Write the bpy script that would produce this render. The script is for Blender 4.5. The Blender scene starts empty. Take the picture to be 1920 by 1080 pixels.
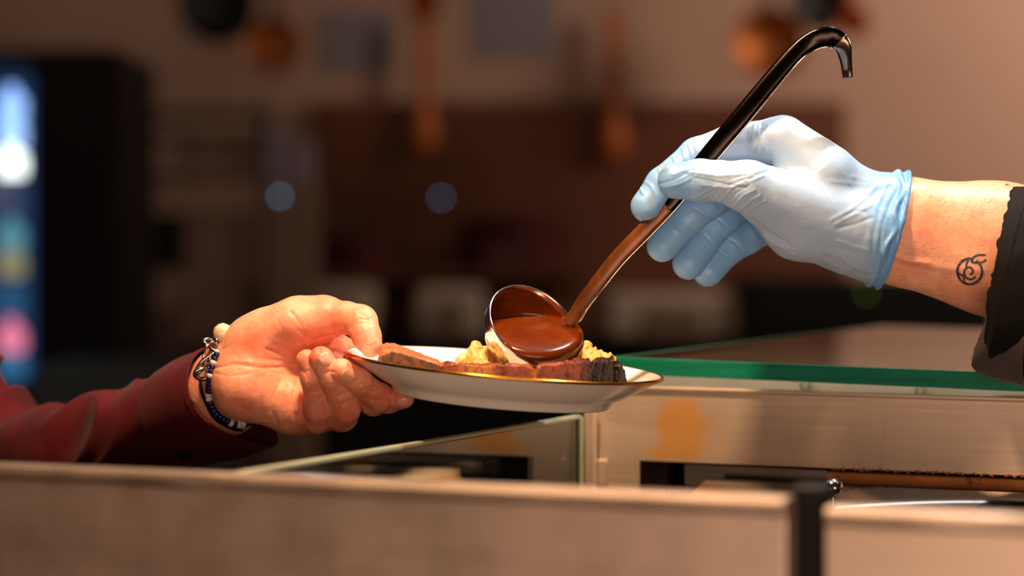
import bpy, bmesh, math, random
import numpy as np
from mathutils import Vector, Matrix
from mathutils.bvhtree import BVHTree
random.seed(7); rng = np.random.RandomState(7)
scene = bpy.context.scene
COL = scene.collection
# ------------------------------------------------------------------ camera
F = 1920*85/36.0
CAM = np.array([0.0, -1.5, 1.36])
PITCH = math.radians(0.96)
FWD = np.array([0, math.cos(PITCH), -math.sin(PITCH)])
UP = np.array([0, math.sin(PITCH), math.cos(PITCH)])
RT = np.array([1.0, 0, 0])
def P(px, py, d=1.5):
    """the place in the room that lies d metres ahead along a sight line"""
    return CAM + FWD*d + RT*((px-960)/F*d) + UP*((540-py)/F*d)
def Q(px, py, zmm=0):
    return P(px, py, 1.5+zmm/1000.0)
def RR(rpx, zmm=0):
    return rpx/F*(1.5+zmm/1000.0)
def proj(co):
    r = co-CAM
    d = r@FWD
    return 960+F*(r@RT)/d, 540-F*(r@UP)/d, d
cam_data = bpy.data.cameras.new('camera')
cam = bpy.data.objects.new('camera', cam_data); COL.objects.link(cam)
cam.location = CAM; cam.rotation_euler = (math.pi/2-PITCH, 0, 0)
cam_data.lens = 85; cam_data.sensor_width = 36; cam_data.clip_start = 0.05; cam_data.clip_end = 100
cam_data.dof.use_dof = True; cam_data.dof.focus_distance = 1.49; cam_data.dof.aperture_fstop = 3.5
scene.camera = cam
scene.view_settings.view_transform = 'Standard'; scene.view_settings.look = 'None'
scene.view_settings.gamma = 1; scene.view_settings.use_curve_mapping = False
scene.view_settings.exposure = 0.0
scene.cycles.use_denoising = True
scene.cycles.max_bounces = 10; scene.cycles.transparent_max_bounces = 12
# ------------------------------------------------------------------ materials
def srgb(r, g, b):
    f = lambda c: (c/255/12.92 if c/255 <= .04045 else ((c/255+.055)/1.055)**2.4)
    return (f(r), f(g), f(b), 1)
class NT:
    def __init__(s, name):
        s.m = bpy.data.materials.new(name); s.m.use_nodes = True
        s.t = s.m.node_tree; s.b = s.t.nodes['Principled BSDF']
        s.tc = s.t.nodes.new('ShaderNodeTexCoord')
    def n(s, typ, **kw):
        nd = s.t.nodes.new(typ)
        for k, v in kw.items():
            if k in nd.inputs: nd.inputs[k].default_value = v
            else: setattr(nd, k, v)
        return nd
    def l(s, a, b): s.t.links.new(a, b)
    def noise(s, scale, detail=3, rough=.5, stretch=None, coord='Object'):
        nz = s.n('ShaderNodeTexNoise', Scale=scale, Detail=detail, Roughness=rough)
        src = s.tc.outputs[coord]
        if stretch:
            mp = s.n('ShaderNodeMapping'); mp.inputs['Scale'].default_value = stretch
            s.l(src, mp.inputs['Vector']); src = mp.outputs['Vector']
        s.l(src, nz.inputs['Vector'])
        return nz.outputs['Fac']
    def ramp(s, fac, stops):
        r = s.n('ShaderNodeValToRGB'); e = r.color_ramp.elements
        while len(e) < len(stops): e.new(.5)
        for i, (p, c) in enumerate(stops):
            e[i].position = p; e[i].color = c
        s.l(fac, r.inputs['Fac']); return r.outputs['Color']
    def mix(s, fac, a, b):
        m = s.n('ShaderNodeMix', data_type='RGBA')
        for sock, v in ((m.inputs[0], fac), (m.inputs[6], a), (m.inputs[7], b)):
            if hasattr(v, 'links'): s.l(v, sock)
            else: sock.default_value = v
        return m.outputs[2]
    def set(s, **kw):
        for k, v in kw.items():
            k = k.replace('_', ' ')
            if hasattr(v, 'links'): s.l(v, s.b.inputs[k])
            else: s.b.inputs[k].default_value = v
        return s
    def bump(s, fac, dist=.001, strength=.5):
        b = s.n('ShaderNodeBump', Strength=strength, Distance=dist)
        s.l(fac, b.inputs['Height'])
        prev = s.b.inputs['Normal']
        if prev.links: s.l(prev.links[0].from_socket, b.inputs['Normal'])
        s.l(b.outputs['Normal'], prev); return s
def simple(name, col, rough=.6, metal=0, var=.12, scale=12, bump=0, bscale=60, **kw):
    t = NT(name)
    dk = tuple(c*(1-var) for c in col[:3])+(1,); lt = tuple(min(1, c*(1+var)) for c in col[:3])+(1,)
    t.set(Base_Color=t.ramp(t.noise(scale), [(.3, dk), (.7, lt)]), Roughness=rough, Metallic=metal)
    if bump: t.bump(t.noise(bscale, 4), bump)
    t.set(**kw)
    return t.m
def m_skin(name, base, red, hair=0):
    t = NT(name)
    c = t.ramp(t.noise(28, 4, .6), [(.38, base), (.66, red)])
    c = t.mix(t.ramp(t.noise(160, 3, .6), [(.45, (0, 0, 0, 1)), (.8, (.5, .5, .5, 1))]), c, tuple(x*.8 for x in red[:3])+(1,))
    at = t.n('ShaderNodeAttribute', attribute_name='tint')
    mm = t.n('ShaderNodeMix', data_type='RGBA', blend_type='MULTIPLY'); mm.inputs[0].default_value = 1
    t.l(c, mm.inputs[6]); t.l(at.outputs['Color'], mm.inputs[7])
    t.set(Base_Color=mm.outputs[2], Roughness=.46, Specular_IOR_Level=.4, Subsurface_Weight=.3, Subsurface_Scale=.006)
    t.b.inputs['Subsurface Radius'].default_value = (1, .35, .2)
    v = t.n('ShaderNodeTexVoronoi', Scale=900); t.l(t.tc.outputs['Object'], v.inputs['Vector'])
    t.bump(v.outputs['Distance'], .00025, .25); t.bump(t.noise(330, 4, .6), .0005, .3)
    return t.m
M = {}
M['skin'] = m_skin('customer_skin', srgb(236, 168, 136), srgb(220, 122, 94))
M['skin2'] = m_skin('chef_skin', srgb(236, 180, 148), srgb(222, 150, 118))
t = NT('blue_nitrile'); at = t.n('ShaderNodeAttribute', attribute_name='tint')
base = t.ramp(t.noise(35, 3), [(.3, srgb(136, 178, 216)), (.7, srgb(152, 190, 226))])
mm = t.n('ShaderNodeMix', data_type='RGBA', blend_type='MULTIPLY'); mm.inputs[0].default_value = 1
t.l(base, mm.inputs[6]); t.l(at.outputs['Color'], mm.inputs[7])
t.set(Base_Color=mm.outputs[2], Roughness=.42, Specular_IOR_Level=.45, Subsurface_Weight=.12, Subsurface_Scale=.003)
t.bump(t.noise(90, 3, .5, (1, 2.2, 1)), .0007, .5); t.bump(t.noise(1400, 2), .0001, .3)
M['glove'] = t.m
t = NT('fingernail'); t.set(Base_Color=t.ramp(t.noise(60), [(.3, srgb(228, 156, 130)), (.7, srgb(236, 170, 142))]), Roughness=.22, Subsurface_Weight=.2, Subsurface_Scale=.002); M['nail'] = t.m
def m_cloth(name, a, b, rough=.8, sheen=.3, weave=1800):
    t = NT(name); t.set(Base_Color=t.ramp(t.noise(40, 5), [(.3, a), (.7, b)]), Roughness=rough, Sheen_Weight=sheen, Sheen_Roughness=.5, Specular_IOR_Level=.14)
    w = t.n('ShaderNodeTexWave', Scale=weave/6, Distortion=.3); t.l(t.tc.outputs['Object'], w.inputs['Vector'])
    t.bump(w.outputs['Fac'], .0001, .3); t.bump(t.noise(700, 3), .0002, .3); return t.m
M['shirt'] = m_cloth('burgundy_cotton', srgb(66, 9, 15), srgb(84, 13, 20), sheen=.05)
M['black_cloth'] = m_cloth('black_cotton', srgb(9, 8, 7), srgb(13, 11, 10), sheen=.03)
M['lining'] = m_cloth('grey_lining', srgb(62, 54, 54), srgb(76, 66, 66), sheen=.1)
t = NT('porcelain'); t.set(Base_Color=t.ramp(t.noise(15), [(.3, srgb(246, 240, 230)), (.7, srgb(250, 245, 237))]), Roughness=.12, Specular_IOR_Level=.5, Subsurface_Weight=.05, Subsurface_Scale=.002); M['porcelain'] = t.m
M['gold'] = simple('gold_band', srgb(205, 140, 48), .2, 1, .08, 40)
M['steel'] = simple('ladle_steel', srgb(205, 196, 186), .13, 1, .05, 60, .0001, 500)
def m_brushed(name, a, b, rough=.38, st=(1, 1, 90), stain=None, metal=1.0):
    t = NT(name); nz = t.noise(9, 6, .65, st)
    c = t.ramp(nz, [(.3, a), (.7, b)])
    if stain:
        c2 = t.ramp(t.noise(stain[0], 5, .65), [(stain[1], (0, 0, 0, 1)), (stain[1]+.12, (1, 1, 1, 1))])
        c = t.mix(c2, c, stain[2])
    r = t.ramp(t.noise(25, 5), [(.2, (rough-.06,)*3+(1,)), (.8, (rough+.08,)*3+(1,))])
    t.set(Base_Color=c, Roughness=r, Metallic=metal, Anisotropic=.3); t.bump(nz, .00015, .3); return t
M['panel'] = m_brushed('brushed_counter_steel', srgb(196, 174, 156), srgb(212, 190, 172), .46).m
M['cab'] = m_brushed('worn_cabinet_steel', srgb(214, 194, 172), srgb(232, 212, 190), .42, metal=.7)
# burnt-on brown film near the left end of the cabinet front (own shape, by distance from a spot)
t = M['cab']; at = t.n('ShaderNodeAttribute', attribute_name='tint')
prev = t.b.inputs['Base Color'].links[0].from_socket
nzz = t.n('ShaderNodeMath', operation='MULTIPLY_ADD'); t.l(t.noise(60, 6, .75), nzz.inputs[0]); nzz.inputs[1].default_value = 1.0; nzz.inputs[2].default_value = -.5
sm = t.n('ShaderNodeMath', operation='ADD', use_clamp=True); t.l(nzz.outputs[0], sm.inputs[0]); t.l(at.outputs['Fac'], sm.inputs[1])
rmp = t.ramp(sm.outputs[0], [(.30, (0, 0, 0, 1)), (.62, (.85, .85, .85, 1))])
t.set(Base_Color=t.mix(rmp, prev, srgb(246, 178, 84))); M['cab'] = t.m
M['rust'] = m_brushed('burnt_grease_steel', srgb(150, 84, 40), srgb(214, 140, 76), .5, (1, 1, 1), (70, .56, srgb(60, 28, 16)), metal=.5).m
M['hook'] = simple('lit_hook_steel', srgb(120, 108, 96), .26, 1, .25, 90, .0003, 260)  # same steel as the handle, base lightened for the lamp's highlight on the bend
M['handle'] = simple('dark_handle_steel', srgb(34, 29, 26), .2, 1, .1, 60, .0001, 500)  # steel with the reflection of the dark room put into its base colour
M['mirror'] = simple('polished_steel', srgb(200, 200, 204), .12, 1, .04, 8)
M['dark'] = simple('matt_black', srgb(6, 5, 5), .7, 0, .2, 12, Specular_IOR_Level=.2)
M['post'] = simple('black_rubber_post', srgb(12, 10, 9), .6, 0, .2, 12, .0004, 300, Specular_IOR_Level=.25)
M['chain'] = simple('chain_steel', srgb(170, 165, 158), .2, 1, .1, 80)
M['navy'] = simple('navy_bead', srgb(22, 26, 72), .25, 0, .2, 200)
M['whitebead'] = simple('white_bead', srgb(205, 198, 210), .3, 0, .05, 200)
t = NT('bone_bead'); t.set(Base_Color=t.ramp(t.noise(120, 5, .6, (1, 1, 6)), [(.35, srgb(238, 214, 178)), (.72, srgb(196, 150, 102))]), Roughness=.25); M['bone'] = t.m
M['ink'] = simple('tattoo_ink', srgb(52, 50, 54), .5, 0, .2, 100)
M['hair'] = simple('arm_hair_gold', srgb(190, 130, 80), .4, 0, .3, 300)
t = NT('gravy'); c = t.ramp(t.noise(30, 3, .5, (1, 1, 3)), [(.35, srgb(76, 25, 2)), (.7, srgb(106, 42, 4))])
t.set(Base_Color=c, Roughness=.22, Specular_IOR_Level=.27, Subsurface_Weight=.2, Subsurface_Scale=.004); t.b.inputs['Subsurface Radius'].default_value = (1, .3, .1)
t.bump(t.noise(45, 2), .0012, .4); M['gravy'] = t.m
t = NT('sauce_film'); t.set(Base_Color=t.ramp(t.noise(50, 4, .6, (1, 1, .3)), [(.3, srgb(62, 30, 8)), (.7, srgb(120, 66, 18))]), Roughness=.34, Metallic=.15, Specular_IOR_Level=.35); M['film'] = t.m
def m_attr(name, rough, bumps, spec=.5, sss=0, coat=0):
    t = NT(name); at = t.n('ShaderNodeAttribute', attribute_name='tint')
    v = t.ramp(t.noise(330, 6, .75), [(.34, (.28, .22, .18, 1)), (.48, (.9, .9, .9, 1)), (.62, (1.35, 1.2, 1.0, 1))])
    mm = t.n('ShaderNodeMix', data_type='RGBA', blend_type='MULTIPLY'); mm.inputs[0].default_value = .95
    t.l(at.outputs['Color'], mm.inputs[6]); t.l(v, mm.inputs[7])
    t.set(Base_Color=mm.outputs[2], Roughness=rough, Specular_IOR_Level=spec, Coat_Weight=coat, Coat_Roughness=.15)
    if sss: t.set(Subsurface_Weight=sss, Subsurface_Scale=.004)
    for sc, ds in bumps: t.bump(t.noise(sc, 4, .6), ds, .7)
    return t.m
M['meat'] = m_attr('roast_meat', .4, [(260, .0016), (700, .0012), (1600, .0005)], .3, 0, .1)
t = NT('potato'); t.set(Base_Color=t.ramp(t.noise(90, 4, .6), [(.3, srgb(250, 188, 104)), (.7, srgb(254, 216, 152))]), Roughness=.4, Subsurface_Weight=.35, Subsurface_Scale=.006); t.b.inputs['Subsurface Radius'].default_value = (1, .6, .2); t.bump(t.noise(220, 5, .65), .0014, .6); M['potato'] = t.m
def m_glass(name, col, rough=0.0):
    t = NT(name); t.set(Base_Color=col, Roughness=rough, Transmission_Weight=1.0, IOR=1.5)
    return t.m
M['glass'] = m_glass('clear_green_glass', srgb(232, 246, 240))
t = NT('cut_glass_edge'); t.set(Base_Color=t.ramp(t.noise(6, 3, .5, (1, 1, 30)), [(.3, srgb(0, 118, 92)), (.7, srgb(14, 150, 118))]), Roughness=.25, Transmission_Weight=.25, Specular_IOR_Level=.5); M['edge'] = t.m
t = NT('ground_glass_edge'); t.set(Base_Color=t.ramp(t.noise(20, 3), [(.3, srgb(168, 180, 148)), (.7, srgb(206, 208, 178))]), Roughness=.35, Transmission_Weight=.3); M['paleedge'] = t.m
M['brass'] = simple('aged_brass', srgb(168, 92, 30), .5, .5, .15, 10)
M['copper'] = simple('copper', srgb(190, 110, 70), .4, 1, .15, 10)
M['iron'] = simple('cast_iron', srgb(20, 18, 17), .6, .3, .2, 12)
M['wood'] = simple('brown_wood', srgb(92, 42, 8), .7, 0, .2, 3)
M['orangewood'] = simple('orange_wood', srgb(196, 104, 42), .5, 0, .15, 6)
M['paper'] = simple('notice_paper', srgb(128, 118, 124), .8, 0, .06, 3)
M['plaster'] = simple('taupe_plaster', srgb(176, 142, 122), .85, 0, .06, 1.2, .001, 30)
M['floor'] = simple('dark_floor_tile', srgb(14, 12, 11), .7, 0, .2, 4)
M['ceil'] = simple('ceiling_paint', srgb(110, 92, 80), .9, 0, .05, 2)
M['greybox'] = simple('grey_brown_board', srgb(112, 88, 70), .8, 0, .15, 4)
M['lilac'] = simple('lilac_plastic', srgb(126, 108, 120), .6, 0, .1, 5)
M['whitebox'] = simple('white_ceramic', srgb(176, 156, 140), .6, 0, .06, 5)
M['red'] = simple('maroon_enamel', srgb(70, 9, 11), .8, 0, .15, 6)
M['teal'] = simple('dark_teal_board', srgb(30, 46, 54), .6, 0, .15, 6)
def m_emit(name, col, s):
    t = NT(name); t.set(Base_Color=(.02, .02, .02, 1), Emission_Color=t.ramp(t.noise(9), [(.3, col), (.7, tuple(min(1, c*1.15) for c in col[:3])+(1,))]), Emission_Strength=s); return t.m
# ------------------------------------------------------------------ mesh helpers
def vnoise(p, seed=0):
    """smooth value noise of points n x 3, range -1..1"""
    i = np.floor(p).astype(np.int64); f = p-i; f = f*f*(3-2*f); out = np.zeros(len(p))
    for dx in (0, 1):
        for dy in (0, 1):
            for dz in (0, 1):
                h = ((i[:, 0]+dx)*73856093) ^ ((i[:, 1]+dy)*19349663) ^ ((i[:, 2]+dz)*83492791) ^ (seed*2654435)
                h = (h ^ (h >> 13))*1274126177; h = (h ^ (h >> 16)) & 0xffff
                w = (f[:, 0] if dx else 1-f[:, 0])*(f[:, 1] if dy else 1-f[:, 1])*(f[:, 2] if dz else 1-f[:, 2])
                out += w*(h/32767.5-1)
    return out
def fbm(p, seed=0, o=3):
    s = 0; a = 1
    for k in range(o): s = s+a*vnoise(p*(2**k), seed+k); a *= .5
    return s
def wloc(o):
    v = np.zeros(3)
    while o is not None: v += np.array(o.location); o = o.parent
    return v
def link_mesh(name, co, faces, mat, parent=None, smooth=True, tint=None, origin=None):
    co = np.asarray(co, dtype=np.float64)
    if origin is None:
        origin = np.array([co[:, 0].mean(), co[:, 1].mean(), co[:, 2].min()])
    base = wloc(parent) if parent is not None else np.zeros(3)
    me = bpy.data.meshes.new(name)
    if isinstance(faces, np.ndarray) and faces.shape[1] == 4:
        n = len(faces); me.vertices.add(len(co)); me.vertices.foreach_set('co', (co-origin).astype(np.float32).ravel())
        me.loops.add(n*4); me.loops.foreach_set('vertex_index', faces.astype(np.int32).ravel())
        me.polygons.add(n); me.polygons.foreach_set('loop_start', np.arange(0, n*4, 4, dtype=np.int32))
        me.update(calc_edges=True); me.validate()
    else:
        me.from_pydata([tuple(v) for v in (co-origin)], [], [tuple(int(i) for i in f) for f in faces]); me.update()
    if smooth: me.polygons.foreach_set('use_smooth', [True]*len(me.polygons))
    mats = mat if isinstance(mat, (list, tuple)) else [mat]
    for m in mats: me.materials.append(m)
    if tint is not None:
        a = me.color_attributes.new('tint', 'FLOAT_COLOR', 'POINT')
        c = np.ones((len(co), 4), dtype=np.float32); c[:, :3] = tint
        a.data.foreach_set('color', c.ravel())
    o = bpy.data.objects.new(name, me); COL.objects.link(o)
    o.location = origin-base
    if parent is not None: o.parent = parent
    return o
def tag(o, label=None, cat=None, group=None, kind=None):
    if label: o['label'] = label
    if cat: o['category'] = cat
    if group: o['group'] = group
    if kind: o['kind'] = kind
    return o
def thing(name, label, cat, loc, group=None):
    o = bpy.data.objects.new(name, None); COL.objects.link(o); o.location = loc; o.empty_display_size = .02
    return tag(o, label, cat, group)
class MB:
    def __init__(s): s.v = []; s.f = []; s.m = []
    def add(s, v, f, mi=0):
        b = len(s.v); s.v += [np.asarray(x, float) for x in v]
        s.f += [tuple(i+b for i in q) for q in f]; s.m += [mi]*len(f); return s
    def box(s, c, ax, ay, az, mi=0, mis=None):
        """box by centre and three half-vectors"""
        c, ax, ay, az = map(np.asarray, (c, ax, ay, az))
        v = [c+i*ax+j*ay+k*az for i in (-1, 1) for j in (-1, 1) for k in (-1, 1)]
        f = [(0, 1, 3, 2), (4, 6, 7, 5), (0, 4, 5, 1), (2, 3, 7, 6), (0, 2, 6, 4), (1, 5, 7, 3)]
        s.add(v, f, mi)
        if mis:
            for k, m in mis.items(): s.m[len(s.m)-6+k] = m
        return s
    def tube(s, pts, rad, seg=16, cap=True, mi=0, flat=1.0, nrm=None):
        """tube along pts; flat squashes along nrm"""
        pts = [np.asarray(p, float) for p in pts]; n = len(pts); b = len(s.v)
        rad = rad if hasattr(rad, '__len__') else [rad]*n
        ref = np.asarray(nrm, float) if nrm is not None else np.array([.13, .31, .94])
        for i, p in enumerate(pts):
            tg = pts[min(i+1, n-1)]-pts[max(i-1, 0)]; tg = tg/(np.linalg.norm(tg)+1e-12)
            a = np.cross(ref, tg); a /= np.linalg.norm(a); bb = np.cross(tg, a)
            for k in range(seg):
                an = 2*math.pi*k/seg
                s.v.append(p+rad[i]*(math.cos(an)*a+flat*math.sin(an)*bb))
        for i in range(n-1):
            for k in range(seg):
                k2 = (k+1) % seg
                s.f.append((b+i*seg+k, b+i*seg+k2, b+(i+1)*seg+k2, b+(i+1)*seg+k)); s.m.append(mi)
        if cap:
            s.f.append(tuple(b+k for k in range(seg))[::-1]); s.f.append(tuple(b+(n-1)*seg+k for k in range(seg))); s.m += [mi, mi]
        return s
    def lathe(s, c, axis, prof, seg=64, mi=0, closed=False):
        """prof: list of (radius, height along axis)"""
        c = np.asarray(c, float); axis = np.asarray(axis, float); axis = axis/np.linalg.norm(axis)
        a = np.cross(axis, [.21, .93, .1]); a /= np.linalg.norm(a); bb = np.cross(axis, a); b = len(s.v)
        for r, h in prof:
            for k in range(seg):
                an = 2*math.pi*k/seg; s.v.append(c+axis*h+r*(math.cos(an)*a+math.sin(an)*bb))
        n = len(prof)
        for i in range(n if closed else n-1):
            i2 = (i+1) % n
            for k in range(seg):
                k2 = (k+1) % seg; s.f.append((b+i*seg+k, b+i*seg+k2, b+i2*seg+k2, b+i2*seg+k)); s.m.append(mi)
        return s
    def torus(s, c, ax, ay, r, seg=32, rs=10):
        """ring with two radius vectors"""
        c, ax, ay = map(np.asarray, (c, ax, ay)); nz = np.cross(ax, ay); nz = nz/np.linalg.norm(nz); b = len(s.v)
        for i in range(seg):
            an = 2*math.pi*i/seg; p = c+ax*math.cos(an)+ay*math.sin(an)
            o = ax*math.cos(an)+ay*math.sin(an); o = o/np.linalg.norm(o)
            for k in range(rs):
                w = 2*math.pi*k/rs; s.v.append(p+r*(math.cos(w)*o+math.sin(w)*nz))
        for i in range(seg):
            for k in range(rs):
                s.f.append((b+i*rs+k, b+((i+1) % seg)*rs+k, b+((i+1) % seg)*rs+(k+1) % rs, b+i*rs+(k+1) % rs)); s.m.append(0)
        return s
    def build(s, name, mat, parent=None, smooth=True, bevel=0, origin=None):
        o = link_mesh(name, np.array(s.v), s.f, mat, parent, smooth, origin=origin)
        if len(s.f) < 20000:
            bm = bmesh.new(); bm.from_mesh(o.data); bmesh.ops.recalc_face_normals(bm, faces=bm.faces); bm.to_mesh(o.data); bm.free()
        if isinstance(mat, (list, tuple)): o.data.polygons.foreach_set('material_index', s.m)
        if bevel:
            md = o.modifiers.new('bevel', 'BEVEL'); md.width = bevel; md.segments = 3; md.limit_method = 'ANGLE'
            o.data.polygons.foreach_set('use_smooth', [False]*len(o.data.polygons))
        elif smooth:
            pass
        return o
# ------------------------------------------------------------------ smooth solids
def smin(a, b, k):
    if k <= 0: return np.minimum(a, b)
    h = np.maximum(k-np.abs(a-b), 0)/k
    return np.minimum(a, b)-h*h*k*.25
class Field:
    def __init__(s, lo, hi, h):
        s.h = h; s.lo = np.asarray(lo, float); n = np.ceil((np.asarray(hi)-s.lo)/h).astype(int)+1
        s.ax = [s.lo[i]+h*np.arange(n[i]) for i in range(3)]; s.n = tuple(n)
    def new(s): return np.full(s.n, .05, dtype=np.float32)
    def sub(s, lo, hi):
        sl = []
        for i in range(3):
            a = int(np.clip(np.floor((lo[i]-s.lo[i])/s.h), 0, s.n[i])); b = int(np.clip(np.ceil((hi[i]-s.lo[i])/s.h)+1, 0, s.n[i])); sl.append(slice(a, b))
        return tuple(sl)
    def cap(s, g, a, b, ra, rb, k=.004, fdir=None, f=1.0):
        """tapered limb from a to b, blended in over k; squashed f times along fdir"""
        a = np.asarray(a, float); b = np.asarray(b, float); m = max(ra, rb)+k+.012
        sl = s.sub(np.minimum(a, b)-m, np.maximum(a, b)+m)
        X = s.ax[0][sl[0]][:, None, None]-a[0]; Y = s.ax[1][sl[1]][None, :, None]-a[1]; Z = s.ax[2][sl[2]][None, None, :]-a[2]
        if min(X.size, Y.size, Z.size) == 0: return
        d = b-a; L = max(d@d, 1e-12)
        t = np.clip((X*d[0]+Y*d[1]+Z*d[2])/L, 0, 1)
        X = X-t*d[0]; Y = Y-t*d[1]; Z = Z-t*d[2]
        q = X*X+Y*Y+Z*Z
        if f != 1.0:
            fd = np.asarray(fdir); e = X*fd[0]+Y*fd[1]+Z*fd[2]; q = q+(f*f-1)*e*e
        dist = np.sqrt(q)-(ra+(rb-ra)*t)
        g[sl] = smin(g[sl], dist.astype(np.float32), k)
    def chain(s, g, pts, k=.003, fdir=None, f=1.0):
        """pts: (px, py, zmm, rpx)"""
        for p, q in zip(pts[:-1], pts[1:]):
            s.cap(g, Q(*p[:3]), Q(*q[:3]), RR(p[3], p[2]), RR(q[3], q[2]), k, fdir, f)
    def grid(s): return np.meshgrid(*s.ax, indexing='ij', sparse=True)
    def mesh(s, g):
        g = g.copy()
        for sl_ in ((0, slice(None), slice(None)), (-1, slice(None), slice(None)), (slice(None), 0, slice(None)), (slice(None), -1, slice(None)), (slice(None), slice(None), 0), (slice(None), slice(None), -1)): g[sl_] = np.maximum(g[sl_], s.h*.5)
        ins = g < 0
        c = np.zeros(tuple(k-1 for k in s.n), dtype=np.int8); cor = {}
        for i in (0, 1):
            for j in (0, 1):
                for k in (0, 1):
                    c += ins[i:s.n[0]-1+i, j:s.n[1]-1+j, k:s.n[2]-1+k]
        act = (c > 0) & (c < 8); idx = np.argwhere(act); N = len(idx)
        num = np.full(act.shape, -1, dtype=np.int64); num[act] = np.arange(N)
        val = {}
        for i in (0, 1):
            for j in (0, 1):
                for k in (0, 1): val[i, j, k] = g[idx[:, 0]+i, idx[:, 1]+j, idx[:, 2]+k].astype(np.float64)
        acc = np.zeros((N, 3)); cnt = np.zeros(N)
        for c0 in val:
            for ax in range(3):
                if c0[ax] == 0:
                    c1 = tuple(1 if q == ax else c0[q] for q in range(3)); a = val[c0]; b = val[c1]
                    m = (a < 0) != (b < 0); t = np.where(m, a/np.where(m, a-b, 1), 0)
                    pt = np.tile(np.array(c0, float), (N, 1)); pt[:, ax] += t
                    acc += pt*m[:, None]; cnt += m
        co = s.lo+s.h*(idx+acc/cnt[:, None])
        quads = []
        for ax in range(3):
            a1, a2 = [(1, 2), (2, 0), (0, 1)][ax]
            s0 = [slice(None)]*3; s1 = [slice(None)]*3; s0[ax] = slice(0, -1); s1[ax] = slice(1, None)
            A = ins[tuple(s0)]; B = ins[tuple(s1)]; e = np.argwhere(A != B)
            ok = (e[:, a1] > 0) & (e[:, a2] > 0) & (e[:, a1] < s.n[a1]-1) & (e[:, a2] < s.n[a2]-1); e = e[ok]
            fl = A[e[:, 0], e[:, 1], e[:, 2]]
            def cell(o1, o2):
                q = e.copy(); q[:, a1] -= o1; q[:, a2] -= o2; return num[q[:, 0], q[:, 1], q[:, 2]]
            qd = np.stack([cell(1, 1), cell(0, 1), cell(0, 0), cell(1, 0)], 1)
            qd[~fl] = qd[~fl][:, ::-1]; quads.append(qd)
        qs = np.concatenate(quads); cc = co.mean(0); vol = np.einsum('ij,ij->i', co[qs[:, 0]]-cc, np.cross(co[qs[:, 1]]-cc, co[qs[:, 2]]-cc)).sum()
        return co, (qs if vol > 0 else qs[:, ::-1].copy())
def vnormals(co, q):
    n = np.cross(co[q[:, 2]]-co[q[:, 0]], co[q[:, 3]]-co[q[:, 1]]); out = np.zeros_like(co)
    for k in range(4): np.add.at(out, q[:, k], n)
    return out/(np.linalg.norm(out, axis=1, keepdims=True)+1e-12)
def relax(co, q, it=1, w=.5):
    for _ in range(it):
        s = np.zeros_like(co); c = np.zeros(len(co))
        for k in range(4):
            np.add.at(s, q[:, k], co[q[:, (k+1) % 4]]); np.add.at(c, q[:, k], 1)
            np.add.at(s, q[:, k], co[q[:, (k-1) % 4]]); np.add.at(c, q[:, k], 1)
        co = np.where(c[:, None] > 0, co*(1-w)+w*s/np.maximum(c, 1)[:, None], co)
    return co
def seg_dist(px, py, pl):
    best = np.full(len(px), 1e9)
    for (x0, y0), (x1, y1) in zip(pl[:-1], pl[1:]):
        dx, dy = x1-x0, y1-y0; t = np.clip(((px-x0)*dx+(py-y0)*dy)/(dx*dx+dy*dy+1e-9), 0, 1)
        best = np.minimum(best, np.hypot(px-x0-t*dx, py-y0-t*dy))
    return best
def creases(co, nr, lines, facing=.05):
    """lines: (polyline in the photo's frame, width px, depth mm [, zmin, zmax]): + raises, - cuts"""
    px, py, d = proj(co); z = (d-1.5)*1000; fr = np.clip((-(nr@FWD)-facing)/.25, 0, 1); off = np.zeros(len(co))
    for L in lines:
        pl, w, a = L[:3]; z0, z1 = (L[3], L[4]) if len(L) > 3 else (-999, 999)
        xs = [p[0] for p in pl]; ys = [p[1] for p in pl]
        m = (px > min(xs)-3*w) & (px < max(xs)+3*w) & (py > min(ys)-3*w) & (py < max(ys)+3*w) & (z > z0) & (z < z1) & (fr > 0)
        if m.any():
            ds = seg_dist(px[m], py[m], pl); off[m] += a*.001*np.exp(-(ds/w)**2)*fr[m]
    return co+nr*off[:, None]
def largest(co, q):
    lab = np.arange(len(co))
    for _ in range(400):
        m = lab[q].min(1); new = lab.copy()
        for k in range(4): np.minimum.at(new, q[:, k], m)
        new = new[new]
        if (new == lab).all(): break
        lab = new
    u, c = np.unique(lab, return_counts=True); keep = np.isin(lab, u[c > 1200]); idx = np.cumsum(keep)-1
    return co[keep], idx[q[keep[q[:, 0]]]]
def bez(pts, n=24):
    """Catmull-Rom through pts"""
    p = [np.asarray(x, float) for x in pts]; p = [2*p[0]-p[1]]+p+[2*p[-1]-p[-2]]; out = []
    for i in range(1, len(p)-2):
        for k in range(n):
            t = k/n; out.append(.5*((2*p[i])+(-p[i-1]+p[i+1])*t+(2*p[i-1]-5*p[i]+4*p[i+1]-p[i+2])*t*t+(-p[i-1]+3*p[i]-3*p[i+1]+p[i+2])*t**3))
    out.append(p[-2]); return out
VY = np.array([0, 1.0, 0])
def ray_px(bvh, px, py):
    d = P(px, py, 1)-CAM; d /= np.linalg.norm(d)
    h = bvh.ray_cast(Vector(CAM), Vector(d)); return np.array(h[0]) if h[0] is not None else None
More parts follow.
